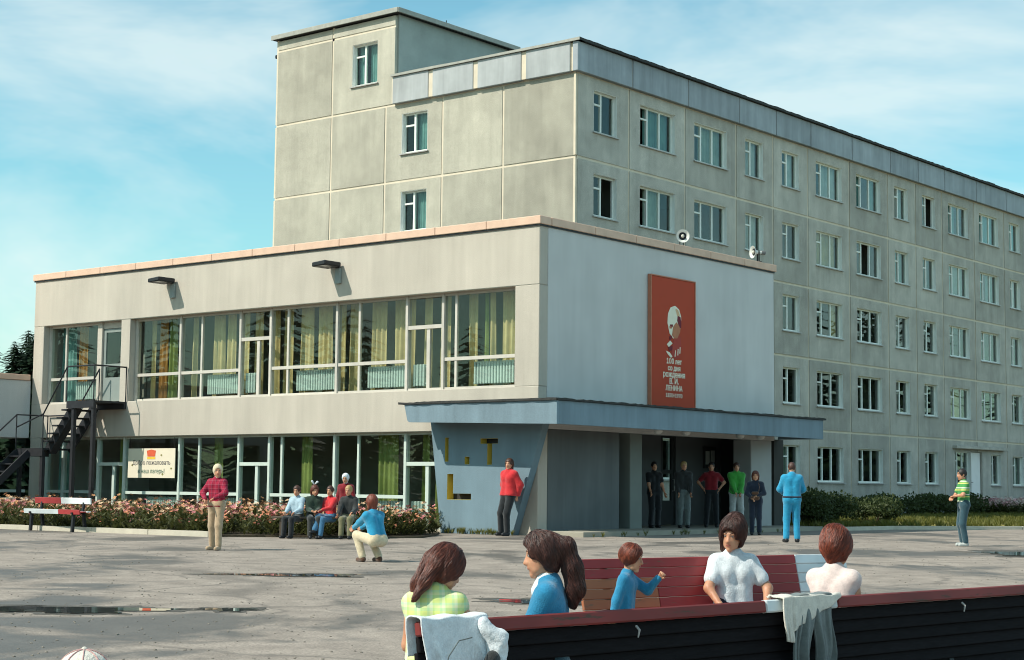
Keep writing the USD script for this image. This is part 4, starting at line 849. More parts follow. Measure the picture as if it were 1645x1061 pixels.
# the wood around the camp (behind the viewer), which the panes mirror
def wood_proto(path, seed):
    UsdGeom.Xform.Define(stage, path); c, tr = spruce_meshes(13, seed, 24, 9); usdkit.mesh(stage, path + '/crown', c, NEEDLE); usdkit.mesh(stage, path + '/trunk', tr, BARK)
r_ = np.random.default_rng(12); wp = []
for k in range(380):
    a = math.radians(r_.uniform(150, 456)); R = r_.uniform(78, 108); wp.append((5+R*math.cos(a), -5+R*math.sin(a)))
wp = np.array([p for p in wp if not (p[0] < -40 and p[1] > 20) and not (p[1] > 5 and p[0] < 0)])
scatter('surrounding_wood', 'dark spruce wood around the square', wp, -0.5, [lambda p, k=k: wood_proto(p, 300+k) for k in range(3)], 13, 0.8, 1.35)
#PEOPLE
# ------------------------------------------------------------------ people: bodies as smooth blended volumes, skinned with surface nets
def surfnet(F, o, h):
    S = F < 0; cs = tuple(n-1 for n in F.shape); acc = np.zeros(cs+(3,)); cnt = np.zeros(cs)
    for ax in range(3):
        o1, o2 = [a for a in range(3) if a != ax]
        for b in (0, 1):
            for c in (0, 1):
                s0 = [slice(0, n-1) for n in F.shape]; s0[o1] = slice(b, F.shape[o1]-1+b); s0[o2] = slice(c, F.shape[o2]-1+c); s1 = list(s0); s1[ax] = slice(1, None)
                f0, f1 = F[tuple(s0)], F[tuple(s1)]; m = (f0 < 0) != (f1 < 0)
                t = np.where(m, f0/np.where(m, f0-f1, 1), 0)
                acc[..., ax] += t*m; acc[..., o1] += b*m; acc[..., o2] += c*m; cnt += m
    on = cnt > 0; idx = np.full(cs, -1); idx[on] = np.arange(on.sum())
    V = np.argwhere(on) + acc[on]/cnt[on][:, None]
    fs = []
    for ax in range(3):
        o1, o2 = [(1, 2), (2, 0), (0, 1)][ax]
        s0 = [slice(1, n-1) for n in F.shape]; s0[ax] = slice(0, F.shape[ax]-1); s1 = list(s0); s1[ax] = slice(1, None)
        A, B = S[tuple(s0)], S[tuple(s1)]
        for m, fl in ((A & ~B, False), (~A & B, True)):
            p = np.argwhere(m); p[:, o1] += 1; p[:, o2] += 1
            if not len(p): continue
            e1 = np.zeros(3, int); e1[o1] = 1; e2 = np.zeros(3, int); e2[o2] = 1
            q = [idx[tuple((p-d).T)] for d in (e1+e2, e2, 0*e1, e1)]
            if fl: q = q[::-1]
            fs += [np.stack([q[0], q[1], q[2]], 1), np.stack([q[0], q[2], q[3]], 1)]
    return V*h + o, np.vstack(fs)
def v3(*a): return np.array(a, float)
def cone(a, b, r0, r1): return ('c', np.asarray(a, float), np.asarray(b, float), r0, r1)
def ell(c, R, M=np.eye(3)): return ('e', np.asarray(c, float), np.asarray(R, float), np.asarray(M, float))
def dist(pr, P):
    if pr[0] == 'c':
        a, b, r0, r1 = pr[1:]; d = b-a; t = np.clip(((P-a) @ d)/max(d @ d, 1e-9), 0, 1)
        return np.linalg.norm(P-a-t[..., None]*d, axis=-1) - (r0+(r1-r0)*t)
    c, R, M = pr[1:]; q = (P-c) @ M.T; k0 = np.linalg.norm(q/R, axis=-1); k1 = np.linalg.norm(q/R**2, axis=-1)
    return k0*(k0-1)/np.maximum(k1, 1e-9)
def bounds(prims, pad):
    lo, hi = [], []
    for p in prims:
        if p[0] == 'c': r = max(p[3], p[4]); lo.append(np.minimum(p[1], p[2])-r); hi.append(np.maximum(p[1], p[2])+r)
        else: r = p[2].max(); lo.append(p[1]-r); hi.append(p[1]+r)
    return np.min(lo, 0)-pad, np.max(hi, 0)+pad
def skin_mesh(prims, h, k=0.012, grow=0.0, cuts=(), subs=(), wr=0.0, wf=14.0, seed=0, streak=None):
    lo, hi = bounds(prims, abs(grow)+3*h+wr*2)
    n = np.ceil((hi-lo)/h).astype(int)+1
    P = np.stack(np.meshgrid(*[lo[i]+np.arange(n[i])*h for i in range(3)], indexing='ij'), -1)
    acc = np.zeros(P.shape[:3])
    for p in prims: acc += np.exp(-np.clip(dist(p, P), -0.5, 0.5)/k)
    d = -k*np.log(np.maximum(acc, 1e-60)) - grow
    nearm = np.abs(d) < wr*2+2*h
    if wr: d[nearm] += wr*(meshkit.fbm(P[nearm]*(wf if streak is None else np.asarray(streak)), 3, seed)-0.5)*2
    for s, ks in subs:
        e = dist(s, P); t = np.clip(0.5-0.5*(d+e)/ks, 0, 1); d = d*(1-t) - e*t + ks*t*(1-t)
    for c, nrm in cuts: d = np.maximum(d, (P-c) @ nrm)
    d[0] = d[-1] = 1; d[:, 0] = d[:, -1] = 1; d[:, :, 0] = d[:, :, -1] = 1
    return surfnet(d, lo, h)
def ik(a, b, l1, l2, hint):
    d = b-a; n = np.linalg.norm(d); D = d/max(n, 1e-6)
    if n > (l1+l2)*0.998: n = (l1+l2)*0.998; b = a+D*n
    x = (l1*l1-l2*l2+n*n)/(2*n); y = math.sqrt(max(l1*l1-x*x, 0)); hv = np.asarray(hint, float); hv = hv-(hv @ D)*D; hv /= max(np.linalg.norm(hv), 1e-6)
    return a+D*x+hv*y, b
def rot(axis, deg):
    a = np.asarray(axis, float)/np.linalg.norm(axis); t = math.radians(deg); K = np.array([[0, -a[2], a[1]], [a[2], 0, -a[0]], [-a[1], a[0], 0]])
    return np.eye(3)+math.sin(t)*K+(1-math.cos(t))*K@K
SKIN = usdkit.material(stage, L + '/skin', {'tc': ('texture_coordinate', {}), 'n': ('noise_texture', {'scale': 14.0, 'detail': 3.0}),
    'r': ('rgb_ramp', {'ramp': [(0.3, (0.44, 0.20, 0.115)), (0.7, (0.54, 0.28, 0.17))]}), 'p': ('principled_bsdf', {'roughness': 0.5, 'specular_ior_level': 0.35, 'subsurface_weight': 0.12, 'subsurface_scale': 0.01})},
    [('tc.object', 'n.vector'), ('n.fac', 'r.fac'), ('r.color', 'p.base_color')], surface='p.BSDF')
LIPS = mat('lip_red', (0.40, 0.10, 0.08), 0.08, 20, 0.45); EYEW = mat('eye_white', (0.36, 0.33, 0.30), 0.03, 20, 0.3); IRIS = mat('eye_dark', (0.03, 0.02, 0.015), 0.1, 20, 0.25)
hair_rgb = {}
def hairmat(n, c):
    hair_rgb['hair_'+n] = c
    return mat('hair_'+n, c, 0.45, 70, 0.5, 0.25, 140, spec=0.4, streak=(1, 1, 0.2))
HB, HR, HD, HBL, HG = hairmat('brown', (0.06, 0.027, 0.018)), hairmat('auburn', (0.095, 0.026, 0.015)), hairmat('dark', (0.015, 0.011, 0.010)), hairmat('blond', (0.36, 0.24, 0.10)), hairmat('chestnut', (0.05, 0.019, 0.014)); HRB = hairmat('redbrown', (0.15, 0.034, 0.017))
def wool(n, c, v=0.16): return mat('cloth_'+n, c, v, 22, 0.9, 0.45, 120, spec=0.15, sheen=0.3, fine=0.1)
def pattern(name, kind, cols):
    """stripes: bands by height; check: woven squares"""
    nodes = {'tc': ('texture_coordinate', {}), 's': ('separate_xyz', {}), 'p': ('principled_bsdf', {'roughness': 0.9, 'specular_ior_level': 0.15})}
    links = [('tc.object', 's.vector')]
    def band(axis, freq, tag_, stops):
        nodes['m'+tag_] = ('math', {'math_type': 'multiply', 'value2': freq}); nodes['f'+tag_] = ('math', {'math_type': 'fraction'}); nodes['r'+tag_] = ('rgb_ramp', {'ramp': stops, 'interpolate': False})
        links.extend([(f's.{axis}', f'm{tag_}.value1'), (f'm{tag_}.value', f'f{tag_}.value1'), (f'f{tag_}.value', f'r{tag_}.fac')])
        return f'r{tag_}.color'
    if kind == 'stripes': links.append((band('z', cols[0], 'a', cols[1]), 'p.base_color'))
    else:
        a = band('z', cols[0], 'a', cols[1]); b = band('x', cols[0], 'b', cols[2]); nodes['mx'] = ('mix', {'mix_type': 'mix', 'fac': 0.5})
        links.extend([(a, 'mx.color1'), (b, 'mx.color2'), ('mx.color', 'p.base_color')])
    return usdkit.material(stage, f'{L}/cloth_{name}', nodes, links, surface='p.BSDF')
HEAD_UNIT = 0.93
from scipy.spatial import cKDTree
def strands(parent, m, centre, up_, fwd_, mt, n, width, seed=1):
    """Locks combed down over a hair volume, as curves."""
    r = np.random.default_rng(seed); v, f = m; tm = trimesh.Trimesh(v, f, process=False); nr = np.array(tm.vertex_normals); tree = cKDTree(v)
    ar = tm.area_faces; fi = r.choice(len(f), n, p=ar/ar.sum()); b = r.dirichlet((1, 1, 1), n); p = (v[f[fi]]*b[..., None]).sum(1)
    nk, dl = 7, 0.014; pts = []; d = -up_*1.0 - fwd_*0.35
    ph = r.uniform(0, 6, n); fly = (r.random((n, 1)) < 0.12)*r.random((n, 1))
    for k in range(nk):
        _, q = tree.query(p); nn = nr[q]; h = ((p-v[q])*nn).sum(1, keepdims=True); p = p - h*nn + nn*(0.002+0.003*math.sin(math.pi*k/(nk-1))+0.002*np.sin(ph)[:, None] + (0.006*(k/(nk-1))**2)*fly)
        pts.append(p); t = d - (nn @ d)[:, None]*nn + r.normal(size=p.shape)*0.16; t /= np.linalg.norm(t, axis=1, keepdims=True)
        p = p + t*dl*(0.8+0.4*np.sin(ph)[:, None])
    P = np.stack(pts, 1).reshape(-1, 3)
    c = UsdGeom.BasisCurves.Define(stage, numbered(str(parent.GetPath()), 'hair_strands')); c.CreateTypeAttr('linear'); c.CreatePointsAttr(Vt.Vec3fArray.FromNumpy(P.astype(np.float32))); c.CreateCurveVertexCountsAttr(Vt.IntArray.FromNumpy(np.full(n, nk, np.int32)))
    wd = np.tile(np.array([0.6, 1, 1, 1, 0.9, 0.7, 0.3])*width*2, n); c.CreateWidthsAttr(Vt.FloatArray.FromNumpy(wd.astype(np.float32))); c.SetWidthsInterpolation('vertex')
    UsdShade.MaterialBindingAPI.Apply(c.GetPrim()).Bind(mt); tag(c, None, None, None, 'stuff')
def hand_prims(w, d, nrm, side_, s, curl):
    """palm and five fingers: w wrist, d along the hand, nrm out of the back of the hand, side_ towards the thumb"""
    R = 0.0095*s; out = []
    for k in (-1, 0, 1): out.append(cone(w+d*0.012*s+side_*k*0.012*s, w+d*0.075*s+side_*k*0.022*s, 0.017*s, 0.014*s))
    for k, (off, ln) in enumerate(((0.032, 0.066), (0.011, 0.074), (-0.011, 0.069), (-0.032, 0.053))):
        p = w+d*0.080*s+side_*off*s; dd = d*1.0+side_*off*1.6; dd /= np.linalg.norm(dd); ax = np.cross(dd, -nrm)
        for q, fr in enumerate((0.46, 0.31, 0.23)):
            dd = rot(ax, curl*(0.8+0.25*q)) @ dd; e = p+dd*ln*fr*s; out.append(cone(p, e, R*(1-0.08*q), R*(0.92-0.1*q))); p = e
    b = w+d*0.022*s+side_*0.026*s; t1 = d*0.72+side_*0.62-nrm*0.28; t1 /= np.linalg.norm(t1); e = b+t1*0.040*s; out.append(cone(b, e, 0.0125*s, 0.0105*s)); t2 = d*0.92+side_*0.15-nrm*0.35; t2 /= np.linalg.norm(t2); out.append(cone(e, e+t2*0.032*s, 0.0105*s, 0.0085*s))
    return out
def person(label, loc, az, H, top, bottom, hair, hairstyle='short', sleeve='long', fine=0.016, pelvis=(0, 0, 0.93), spine=(0, 0, 1), twist=0, head=(0, 0, 0),
           LW=(-0.27, 0.04, 0.84), RW=(0.27, 0.04, 0.84), LE=(-0.5, -1, 0), RE=(0.5, -1, 0), LA=(-0.10, 0, 0.085), RA=(0.10, 0, 0.085), LK=(0, 1, 0), RK=(0, 1, 0), lf=0, rf=0,
           hs=1.0, female=False, shoe=None, hem=-0.06, extra_hair=(), skirt=False, loose=0.0, curl=22, belt=None, scarf=None, hat=None, collar=None, bare_legs=False, open_neck=False, hands=True, group=None, eye=True, shw=1.0):
    s = H/1.70; T = thing('person', label, 'person', loc, az-90, group)
    pel = v3(*pelvis); sp_ = unit(v3(*spine)); rx = v3(1, 0, 0); rx = unit(rx-(rx @ sp_)*sp_); rs = rot(sp_, twist) @ rx; fwd = np.cross(sp_, rx); fs = np.cross(sp_, rs)
    w = 0.92 if female else 1.0
    B = [pel+rx*k*0.075 for k in (-1, 1)]; Wst = [pel+sp_*0.20+unit(rx+rs)*k*0.058 for k in (-1, 1)]; Tt = [pel+sp_*0.375+rs*k*0.080*w*shw+fs*0.005 for k in (-1, 1)]; Sh = [pel+sp_*0.448+rs*k*0.158*w*shw for k in (-1, 1)]
    N = pel+sp_*0.525; hip = [pel+rx*k*0.088-sp_*0.02 for k in (-1, 1)]
    hy, hp, hr = head
    HM = rot((0, 0, 1), hy) @ np.stack([rx, fwd, sp_], 1) if False else None
    base = np.stack([rs, fs, sp_], 1); up0 = unit(sp_+v3(0, 0, 0.8)); r0_ = unit(rs-(rs @ up0)*up0); f0_ = np.cross(up0, r0_)
    Rm = np.stack([r0_, f0_, up0], 1) @ rot((0, 0, 1), hy) @ rot((1, 0, 0), hp) @ rot((0, 1, 0), hr)
    hr_, hf, hu = Rm[:, 0], Rm[:, 1], Rm[:, 2]; Mh = Rm.T
    hz = HEAD_UNIT*hs
    Hc = N+unit(sp_*1.0+hu*0.6)*0.055+hu*0.088*hz+hf*0.025
    def hd(x, y, z): return Hc+(hr_*x+hf*y+hu*z)*hz
    el, wr = zip(*[ik(Sh[i], v3(*t), 0.27, 0.245, e) for i, (t, e) in enumerate(((LW, LE), (RW, RE)))])
    kn, an = zip(*[ik(hip[i], v3(*t), 0.42, 0.415, e) for i, (t, e) in enumerate(((LA, LK), (RA, RK)))])
    torso = [cone(B[i], Wst[i], 0.108, 0.088*(0.95 if female else 1.03)) for i in (0, 1)]+[cone(Wst[i], Tt[i], 0.088, 0.100*w) for i in (0, 1)]+[cone(Tt[i], Sh[i], 0.072, 0.050) for i in (0, 1)]+[cone(N-sp_*0.035, Sh[i], 0.050, 0.044) for i in (0, 1)]+[cone(N-sp_*0.07, N, 0.07, 0.052)]
    if female: torso += [ell(Tt[i]+fs*0.058-sp_*0.03, (0.055, 0.045, 0.055)) for i in (0, 1)]
    arms = [[cone(Sh[i], el[i], 0.052, 0.040), cone(el[i], wr[i], 0.040, 0.027)] for i in (0, 1)]
    legs = [[cone(hip[i], kn[i], 0.088, 0.058), cone(kn[i]+(kn[i]-hip[i])*0, kn[i]*0.55+an[i]*0.45, 0.056, 0.054), cone(kn[i]*0.55+an[i]*0.45, an[i], 0.052, 0.037)] for i in (0, 1)]
    neck = [cone(N-sp_*0.01, Hc-hu*0.03*hz-hf*0.012, 0.053*w, 0.050*w)]
    sc = lambda m: (m[0]*s, m[1])
    body = [sc(skin_mesh(torso+arms[0]+arms[1]+legs[0]+legs[1]+neck, fine*1.25/s, 0.014))]
    hh = max(fine*0.5, 0.0055)/s
    hp_ = [ell(hd(0, -0.008, 0.036), np.array([0.076, 0.094, 0.094])*hz, Mh), ell(hd(0, 0.018, -0.02), np.array([0.066, 0.072, 0.078])*hz, Mh), cone(hd(0, 0.038, -0.035), hd(0, 0.062, -0.092), 0.050*hz, 0.026*hz), cone(hd(-0.028, 0.035, -0.062), hd(0.028, 0.035, -0.062), 0.032*hz, 0.032*hz),
           cone(hd(0, 0.088, 0.020), hd(0, 0.107, -0.022), 0.008*hz, 0.0125*hz), cone(hd(-0.012, 0.094, -0.024), hd(0.012, 0.094, -0.024), 0.009*hz, 0.009*hz), cone(hd(-0.035, 0.078, 0.040), hd(0.035, 0.078, 0.040), 0.014*hz, 0.014*hz), cone(hd(-0.014, 0.085, -0.052), hd(0.014, 0.085, -0.052), 0.009*hz, 0.009*hz)]
    hp_ += [ell(hd(k*0.077, -0.008, 0.002), np.array([0.010, 0.020, 0.030])*hz, Mh) for k in (-1, 1)] + [cone(N+sp_*0.01, hd(0, -0.02, -0.05), 0.050*w, 0.048*w)]
    body.append(sc(skin_mesh(hp_, hh, 0.007, subs=[(ell(hd(k*0.031, 0.098, 0.022), np.array([0.018, 0.016, 0.012])*hz, Mh), 0.008) for k in (-1, 1)])))
    for i, k in enumerate((-1, 1)):
        if not hands: break
        d = unit(wr[i]-el[i]); sd = fs-(fs @ d)*d
        if np.linalg.norm(sd) < 0.25: sd = sp_-(sp_ @ d)*d
        sd = unit(sd); nr = np.cross(d, sd)*(-k); nr = nr if nr @ (rs*k) > -0.2 else nr
        body.append(sc(skin_mesh(hand_prims(wr[i]-d*0.012, d, nr, sd, 1.0 if hs <= 1.1 else 0.95, curl), max(0.0045, fine*0.36)/s, 0.004)))
    obj('body', body, SKIN, T, smooth=True)
    if eye:
        for k in (-1, 1):
            e = obj('eye', sc(xf(trimesh.creation.icosphere(2, 0.0110*hz), None, hd(k*0.031, 0.0770, 0.021))), EYEW, T, smooth=True)
            obj('iris', sc(xf(trimesh.creation.icosphere(1, 0.0070*hz), None, hd(k*0.031, 0.0830, 0.021))), IRIS, e, smooth=True)
            obj('eyebrow', sc(tube([hd(k*0.014, 0.092, 0.042), hd(k*0.032, 0.091, 0.049), hd(k*0.05, 0.078, 0.043)], 0.0042*hz, 6)), hair, T, smooth=True)
        obj('lips', sc(skin_mesh([cone(hd(-0.019, 0.089, -0.052), hd(0.019, 0.089, -0.052), 0.0052*hz, 0.0052*hz), cone(hd(-0.012, 0.091, -0.056), hd(0.012, 0.091, -0.056), 0.0058*hz, 0.0058*hz)], 0.003, 0.003)), LIPS, T, smooth=True)
    # hair
    face = (ell(hd(0, 0.105, -0.028), np.array([0.068, 0.075, 0.100])*hz, Mh), 0.012)
    hz_h = max(fine*0.55, 0.006)/s
    if hairstyle != 'none':
        big = {'short': 0.012, 'bob': 0.020, 'bouffant': 0.028, 'long': 0.020, 'pony': 0.018}[hairstyle]
        hp2 = [ell(hd(0, -0.012, 0.040), (np.array([0.077, 0.095, 0.096])+big)*hz, Mh)]
        cuts = []
        if hairstyle == 'short': cuts = [(hd(0, -0.05, -0.045), -(hu*0.85+hf*0.53)*1.0)]
        if hairstyle == 'bob': hp2 += [cone(hd(k*0.062, -0.02, 0.0), hd(k*0.066, -0.02, -0.085), 0.042*hz, 0.034*hz) for k in (-1, 1)]+[cone(hd(0, -0.06, 0), hd(0, -0.06, -0.09), 0.055*hz, 0.045*hz)]
        if hairstyle == 'bouffant': hp2 += [ell(hd(0, -0.035, 0.085), np.array([0.100, 0.105, 0.090])*hz, Mh), cone(hd(0, -0.075, 0.0), hd(0, -0.06, -0.075), 0.060*hz, 0.04*hz)]+[cone(hd(k*0.066, -0.015, 0.02), hd(k*0.066, -0.01, -0.055), 0.034*hz, 0.018*hz) for k in (-1, 1)]
        if hairstyle in ('long', 'pony'): hp2 += [cone(hd(0, -0.06, 0.0), hd(0, -0.05, -0.06), 0.055*hz, 0.035*hz)]+[cone(hd(k*0.06, -0.03, 0.01), hd(k*0.055, -0.045, -0.05), 0.036*hz, 0.022*hz) for k in (-1, 1)]
        for (a, b, r0, r1) in extra_hair: hp2.append(cone(hd(*a), hd(*b), r0*hz, r1*hz))
        subs_ = [face]+([(ell(hd(k*0.062, 0.050, -0.060), np.array([0.045, 0.055, 0.065])*hz, Mh), 0.012) for k in (-1, 1)] if hairstyle in ('pony', 'bouffant', 'bob') else [])+([(ell(hd(0, 0.10, 0.03), np.array([0.06, 0.05, 0.05])*hz, Mh), 0.015)] if hairstyle in ('pony', 'bouffant') else [])
        hm = sc(skin_mesh(hp2, hz_h, 0.012, subs=subs_, cuts=cuts, wr=0.006 if fine < 0.013 else 0.006, seed=int(abs(loc[0])*10)+3, streak=(45, 45, 12)))
        ho = obj('hair', hm, hair, T, smooth=True)
        if fine < 0.013: hc = hair_rgb[str(hair.GetPath()).split('/')[-1]]; strands(ho, hm, Hc*s, hu, hf, mat('strand_dark_'+hairstyle+str(round(hc[0], 3)).replace('.', '_'), np.array(hc)*0.75, 0.3, 40, 0.4, spec=0.5), 2400, 0.0013, 1); strands(ho, hm, Hc*s, hu, hf, mat('strand_light_'+hairstyle+str(round(hc[0], 3)).replace('.', '_'), np.array(hc)*1.9, 0.3, 40, 0.45, spec=0.4), 1500, 0.0010, 2)
    if scarf: obj('headscarf', sc(skin_mesh([ell(hd(0, -0.012, 0.038), (np.array([0.077, 0.095, 0.096])+0.018)*hz, Mh), cone(hd(0, 0.0, -0.06), hd(0, 0.015, -0.105), 0.06*hz, 0.045*hz), cone(hd(0, -0.075, -0.03), hd(0, -0.10, -0.12), 0.045*hz, 0.012*hz)], hz_h, 0.012, subs=[face], wr=0.006, seed=9)), scarf, T, smooth=True)
    if hat: obj('cap', sc(skin_mesh([ell(hd(0, -0.010, 0.055), np.array([0.094, 0.112, 0.094])*hz, Mh), ell(hd(0, 0.07, 0.055), np.array([0.07, 0.075, 0.012])*hz, Mh)], hz_h, 0.008, cuts=[(hd(0, 0, 0.035), -hu)], wr=0.004, wf=22)), hat, T, smooth=True); obj('cap_button', sc(xf(trimesh.creation.icosphere(2, 0.010*hz), None, hd(0, -0.010, 0.149))), hat, T, smooth=True); cap_seams(T, sc, hd, hz)
    # clothes
    g = 0.014+loose
    tp = list(torso); cl = []
    for i in (0, 1):
        if sleeve == 'long': tp += [cone(Sh[i], el[i], 0.056, 0.046), cone(el[i], el[i]+(wr[i]-el[i])*0.93, 0.045, 0.033)]
        elif sleeve == 'short': tp += [cone(Sh[i], Sh[i]+(el[i]-Sh[i])*0.62, 0.058, 0.056)]
        else: tp += [cone(Sh[i], Sh[i]+(el[i]-Sh[i])*0.10, 0.052, 0.046)]
    tp += [cone(N-sp_*0.045, N-sp_*0.02, 0.062, 0.056)]
    hemc = pel+sp_*hem
    obj('top', sc(skin_mesh(tp, fine*0.9/s, 0.014, grow=g, cuts=[(hemc, -sp_)], wr=0.003, wf=20, seed=int(abs(loc[1])*10)+1)), top, T, smooth=True)
    if collar is not None: obj('collar', sc(skin_mesh([cone(N-sp_*0.055+fs*0.018, N+sp_*0.012+fs*0.010, 0.092, 0.064)], max(fine*0.6, 0.007)/s, 0.01, grow=0.006)), collar, T, smooth=True)
    bp_ = [cone(B[0], B[1], 0.105, 0.105)]+[cone(B[i], B[i]+sp_*0.12, 0.106, 0.092) for i in (0, 1)]
    for i in (0, 1):
        if skirt: bp_ += [cone(hip[i], hip[i]+(kn[i]-hip[i])*0.95, 0.115, 0.12)]
        elif bare_legs: bp_ += [cone(hip[i], hip[i]+(kn[i]-hip[i])*0.55, 0.096, 0.088)]
        else: bp_ += [cone(hip[i], kn[i], 0.092, 0.068), cone(kn[i], an[i]+(kn[i]-an[i])*0.06, 0.064, 0.058)]
    obj('skirt' if skirt else 'shorts' if bare_legs else 'trousers', sc(skin_mesh(bp_, fine*0.9/s, 0.014, grow=0.010, wr=0.005, wf=14, seed=int(abs(loc[0])*10)+2)), bottom, T, smooth=True)
    if belt is not None: obj('belt', sc(skin_mesh([cone(B[i]+sp_*(hem+0.06-0.0), B[i]+sp_*(hem+0.075), 0.108, 0.108) for i in (0, 1)], fine*0.8/s, 0.012, grow=g+0.006, cuts=[(pel+sp_*(hem+0.085), sp_), (pel+sp_*(hem+0.045), -sp_)])), belt, T, smooth=True)
    for i, fd in enumerate((lf, rf)):
        fdv = rot((0, 0, 1), fd) @ v3(0, 1, 0)
        sole = an[i]-v3(0, 0, 0.085)
        obj('shoe', sc(skin_mesh([cone(an[i]-v3(0, 0, 0.04)-fdv*0.025, an[i]-v3(0, 0, 0.05)+fdv*0.13, 0.042, 0.036), cone(an[i], an[i]-v3(0, 0, 0.03), 0.042, 0.042)], max(fine*0.7, 0.009)/s, 0.01, grow=0.006, cuts=[(sole+v3(0, 0, 0.004), v3(0, 0, -1))])), shoe or BLACK, T, smooth=True)
    return T
def cap_seams(T, sc, hd, hz):
    for q in range(4): obj('cap_seam', sc(tube([hd(0.0955*math.sin(b)*math.cos(q*math.pi/4), -0.010+0.1135*math.sin(b)*math.sin(q*math.pi/4), 0.055+0.0955*math.cos(b)) for b in np.linspace(-1.4, 1.4, 17)], 0.0024*hz, 5)), wool('seam_pink', (0.52, 0.30, 0.28)), T, smooth=True)
def gz_(x, y): return float(G(x, y))
C_ = {n: wool(n, c) for n, c in dict(white=(0.66, 0.70, 0.72), blue=(0.02, 0.20, 0.36), turquoise=(0.02, 0.26, 0.44), red=(0.52, 0.025, 0.03), burgundy=(0.20, 0.012, 0.018), green=(0.055, 0.33, 0.05), black=(0.014, 0.016, 0.018), navy=(0.018, 0.026, 0.045), charcoal=(0.03, 0.033, 0.033), cream=(0.60, 0.50, 0.34), beige=(0.42, 0.30, 0.19), jeans=(0.05, 0.15, 0.26), darkjeans=(0.03, 0.07, 0.09), paleblue=(0.34, 0.45, 0.52), darkgreen=(0.02, 0.04, 0.028), offwhite=(0.62, 0.58, 0.50), pinkwhite=(0.66, 0.54, 0.50), khaki=(0.16, 0.15, 0.08), brown=(0.10, 0.05, 0.03), greytrouser=(0.13, 0.155, 0.15), palegrey=(0.42, 0.44, 0.42), headred=(0.34, 0.03, 0.02), tealtop=(0.03, 0.22, 0.26)).items()}
STRIPES = pattern('stripes', 'stripes', (7.6, [(0.0, (0.07, 0.26, 0.08)), (0.38, (0.55, 0.56, 0.16)), (0.55, (0.07, 0.26, 0.08)), (0.70, (0.62, 0.62, 0.50)), (0.86, (0.07, 0.26, 0.08))]))
PLAID = pattern('plaid', 'check', (14.0, [(0.0, (0.28, 0.02, 0.04)), (0.45, (0.06, 0.008, 0.02)), (0.6, (0.40, 0.12, 0.14)), (0.7, (0.28, 0.02, 0.04))], [(0.0, (0.30, 0.02, 0.05)), (0.5, (0.08, 0.01, 0.03)), (0.65, (0.42, 0.10, 0.16)), (0.75, (0.30, 0.02, 0.05))]))
LIME = pattern('lime_check', 'check', (16.0, [(0.0, (0.56, 0.62, 0.20)), (0.35, (0.38, 0.58, 0.30)), (0.6, (0.66, 0.66, 0.40)), (0.8, (0.40, 0.62, 0.40))], [(0.0, (0.62, 0.66, 0.24)), (0.4, (0.44, 0.60, 0.34)), (0.6, (0.70, 0.70, 0.48)), (0.85, (0.50, 0.62, 0.20))]))
SIT = dict(pelvis=(0, 0, 0.53), LA=(-0.11, 0.46, 0.085), RA=(0.11, 0.46, 0.085), LK=(0, 0.3, 1), RK=(0, 0.3, 1), LW=(-0.13, 0.34, 0.66), RW=(0.13, 0.34, 0.66))

# benches
def bench_local(t, Lb, segs, back_h, seat_h, nslat, lean, backmat=None, seatmat=None, legs=(0.3,), rail=None, slat_h=0.055, gap=0.012, top_rail=False):
    pass
def slat(t, name, p, q, depth_dir, hh, th, mt, label=None):
    """A board from p to q, hh high, th thick along depth_dir."""
    p, q = np.asarray(p, float), np.asarray(q, float); ln = np.linalg.norm(q-p)
    v, f = bev(-th/2, th/2, 0, ln, -hh/2, hh/2, min(th, hh)*0.16)
    d = (q-p)/ln; n = np.asarray(depth_dir, float); n = unit(n-(n @ d)*d); u = np.cross(n, d)
    return obj(name, (v @ np.array([n, d, u]) + p, f), mt, t, label=label)
RAILM = worn('rail_maroon_paint', (0.20, 0.030, 0.026), (0.085, 0.055, 0.04), 0.60)  # darker copy of the red bench paint, rail's shade put into the colour
# the near bench, seen from behind: local +y along the bench, local +x towards the viewer
A0 = v3(17.527, -23.22, 0); U0 = unit(v3(0.132, 0.991, 0)); N0 = v3(0.991, -0.132, 0)
gA = gz_(17.8, -21.2)
nbn = thing('park_bench', 'long shade-darkened bench in the foreground seen from behind with a red and white top rail', 'bench', (A0[0], A0[1], gA), math.degrees(math.atan2(U0[1], U0[0]))-90)
LB = 6.9
tw0, tw1 = 2.66, 3.36
HB_ = 0.745
ln_ = v3(1, 0, 0.18)
def nb_slat(name, t0, t1, x, z, hh, th, mt, lab=None, dirn=(1, 0, 0.14)): return slat(nbn, name, (x, t0, z), (x, t1, z), dirn, hh, th, mt, lab)
nb_slat('top_rail', 0.0, tw0-0.004, 0.0, HB_-0.035, 0.070, 0.05, RAILM, 'red painted top rail'); nb_slat('top_rail', tw0, tw1, 0.0, HB_-0.035, 0.075, 0.05, BWHITE, 'white painted top rail'); nb_slat('top_rail', tw1+0.004, LB, 0.0, HB_-0.035, 0.070, 0.05, RAILM, 'red painted top rail')
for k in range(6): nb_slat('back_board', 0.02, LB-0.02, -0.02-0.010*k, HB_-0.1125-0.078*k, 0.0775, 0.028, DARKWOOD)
for k in range(5): slat(nbn, 'seat_board', (-0.14-0.085*k, 0.0, 0.42), (-0.14-0.085*k, LB, 0.42), (1, 0, 0), 0.03, 0.075, RED)
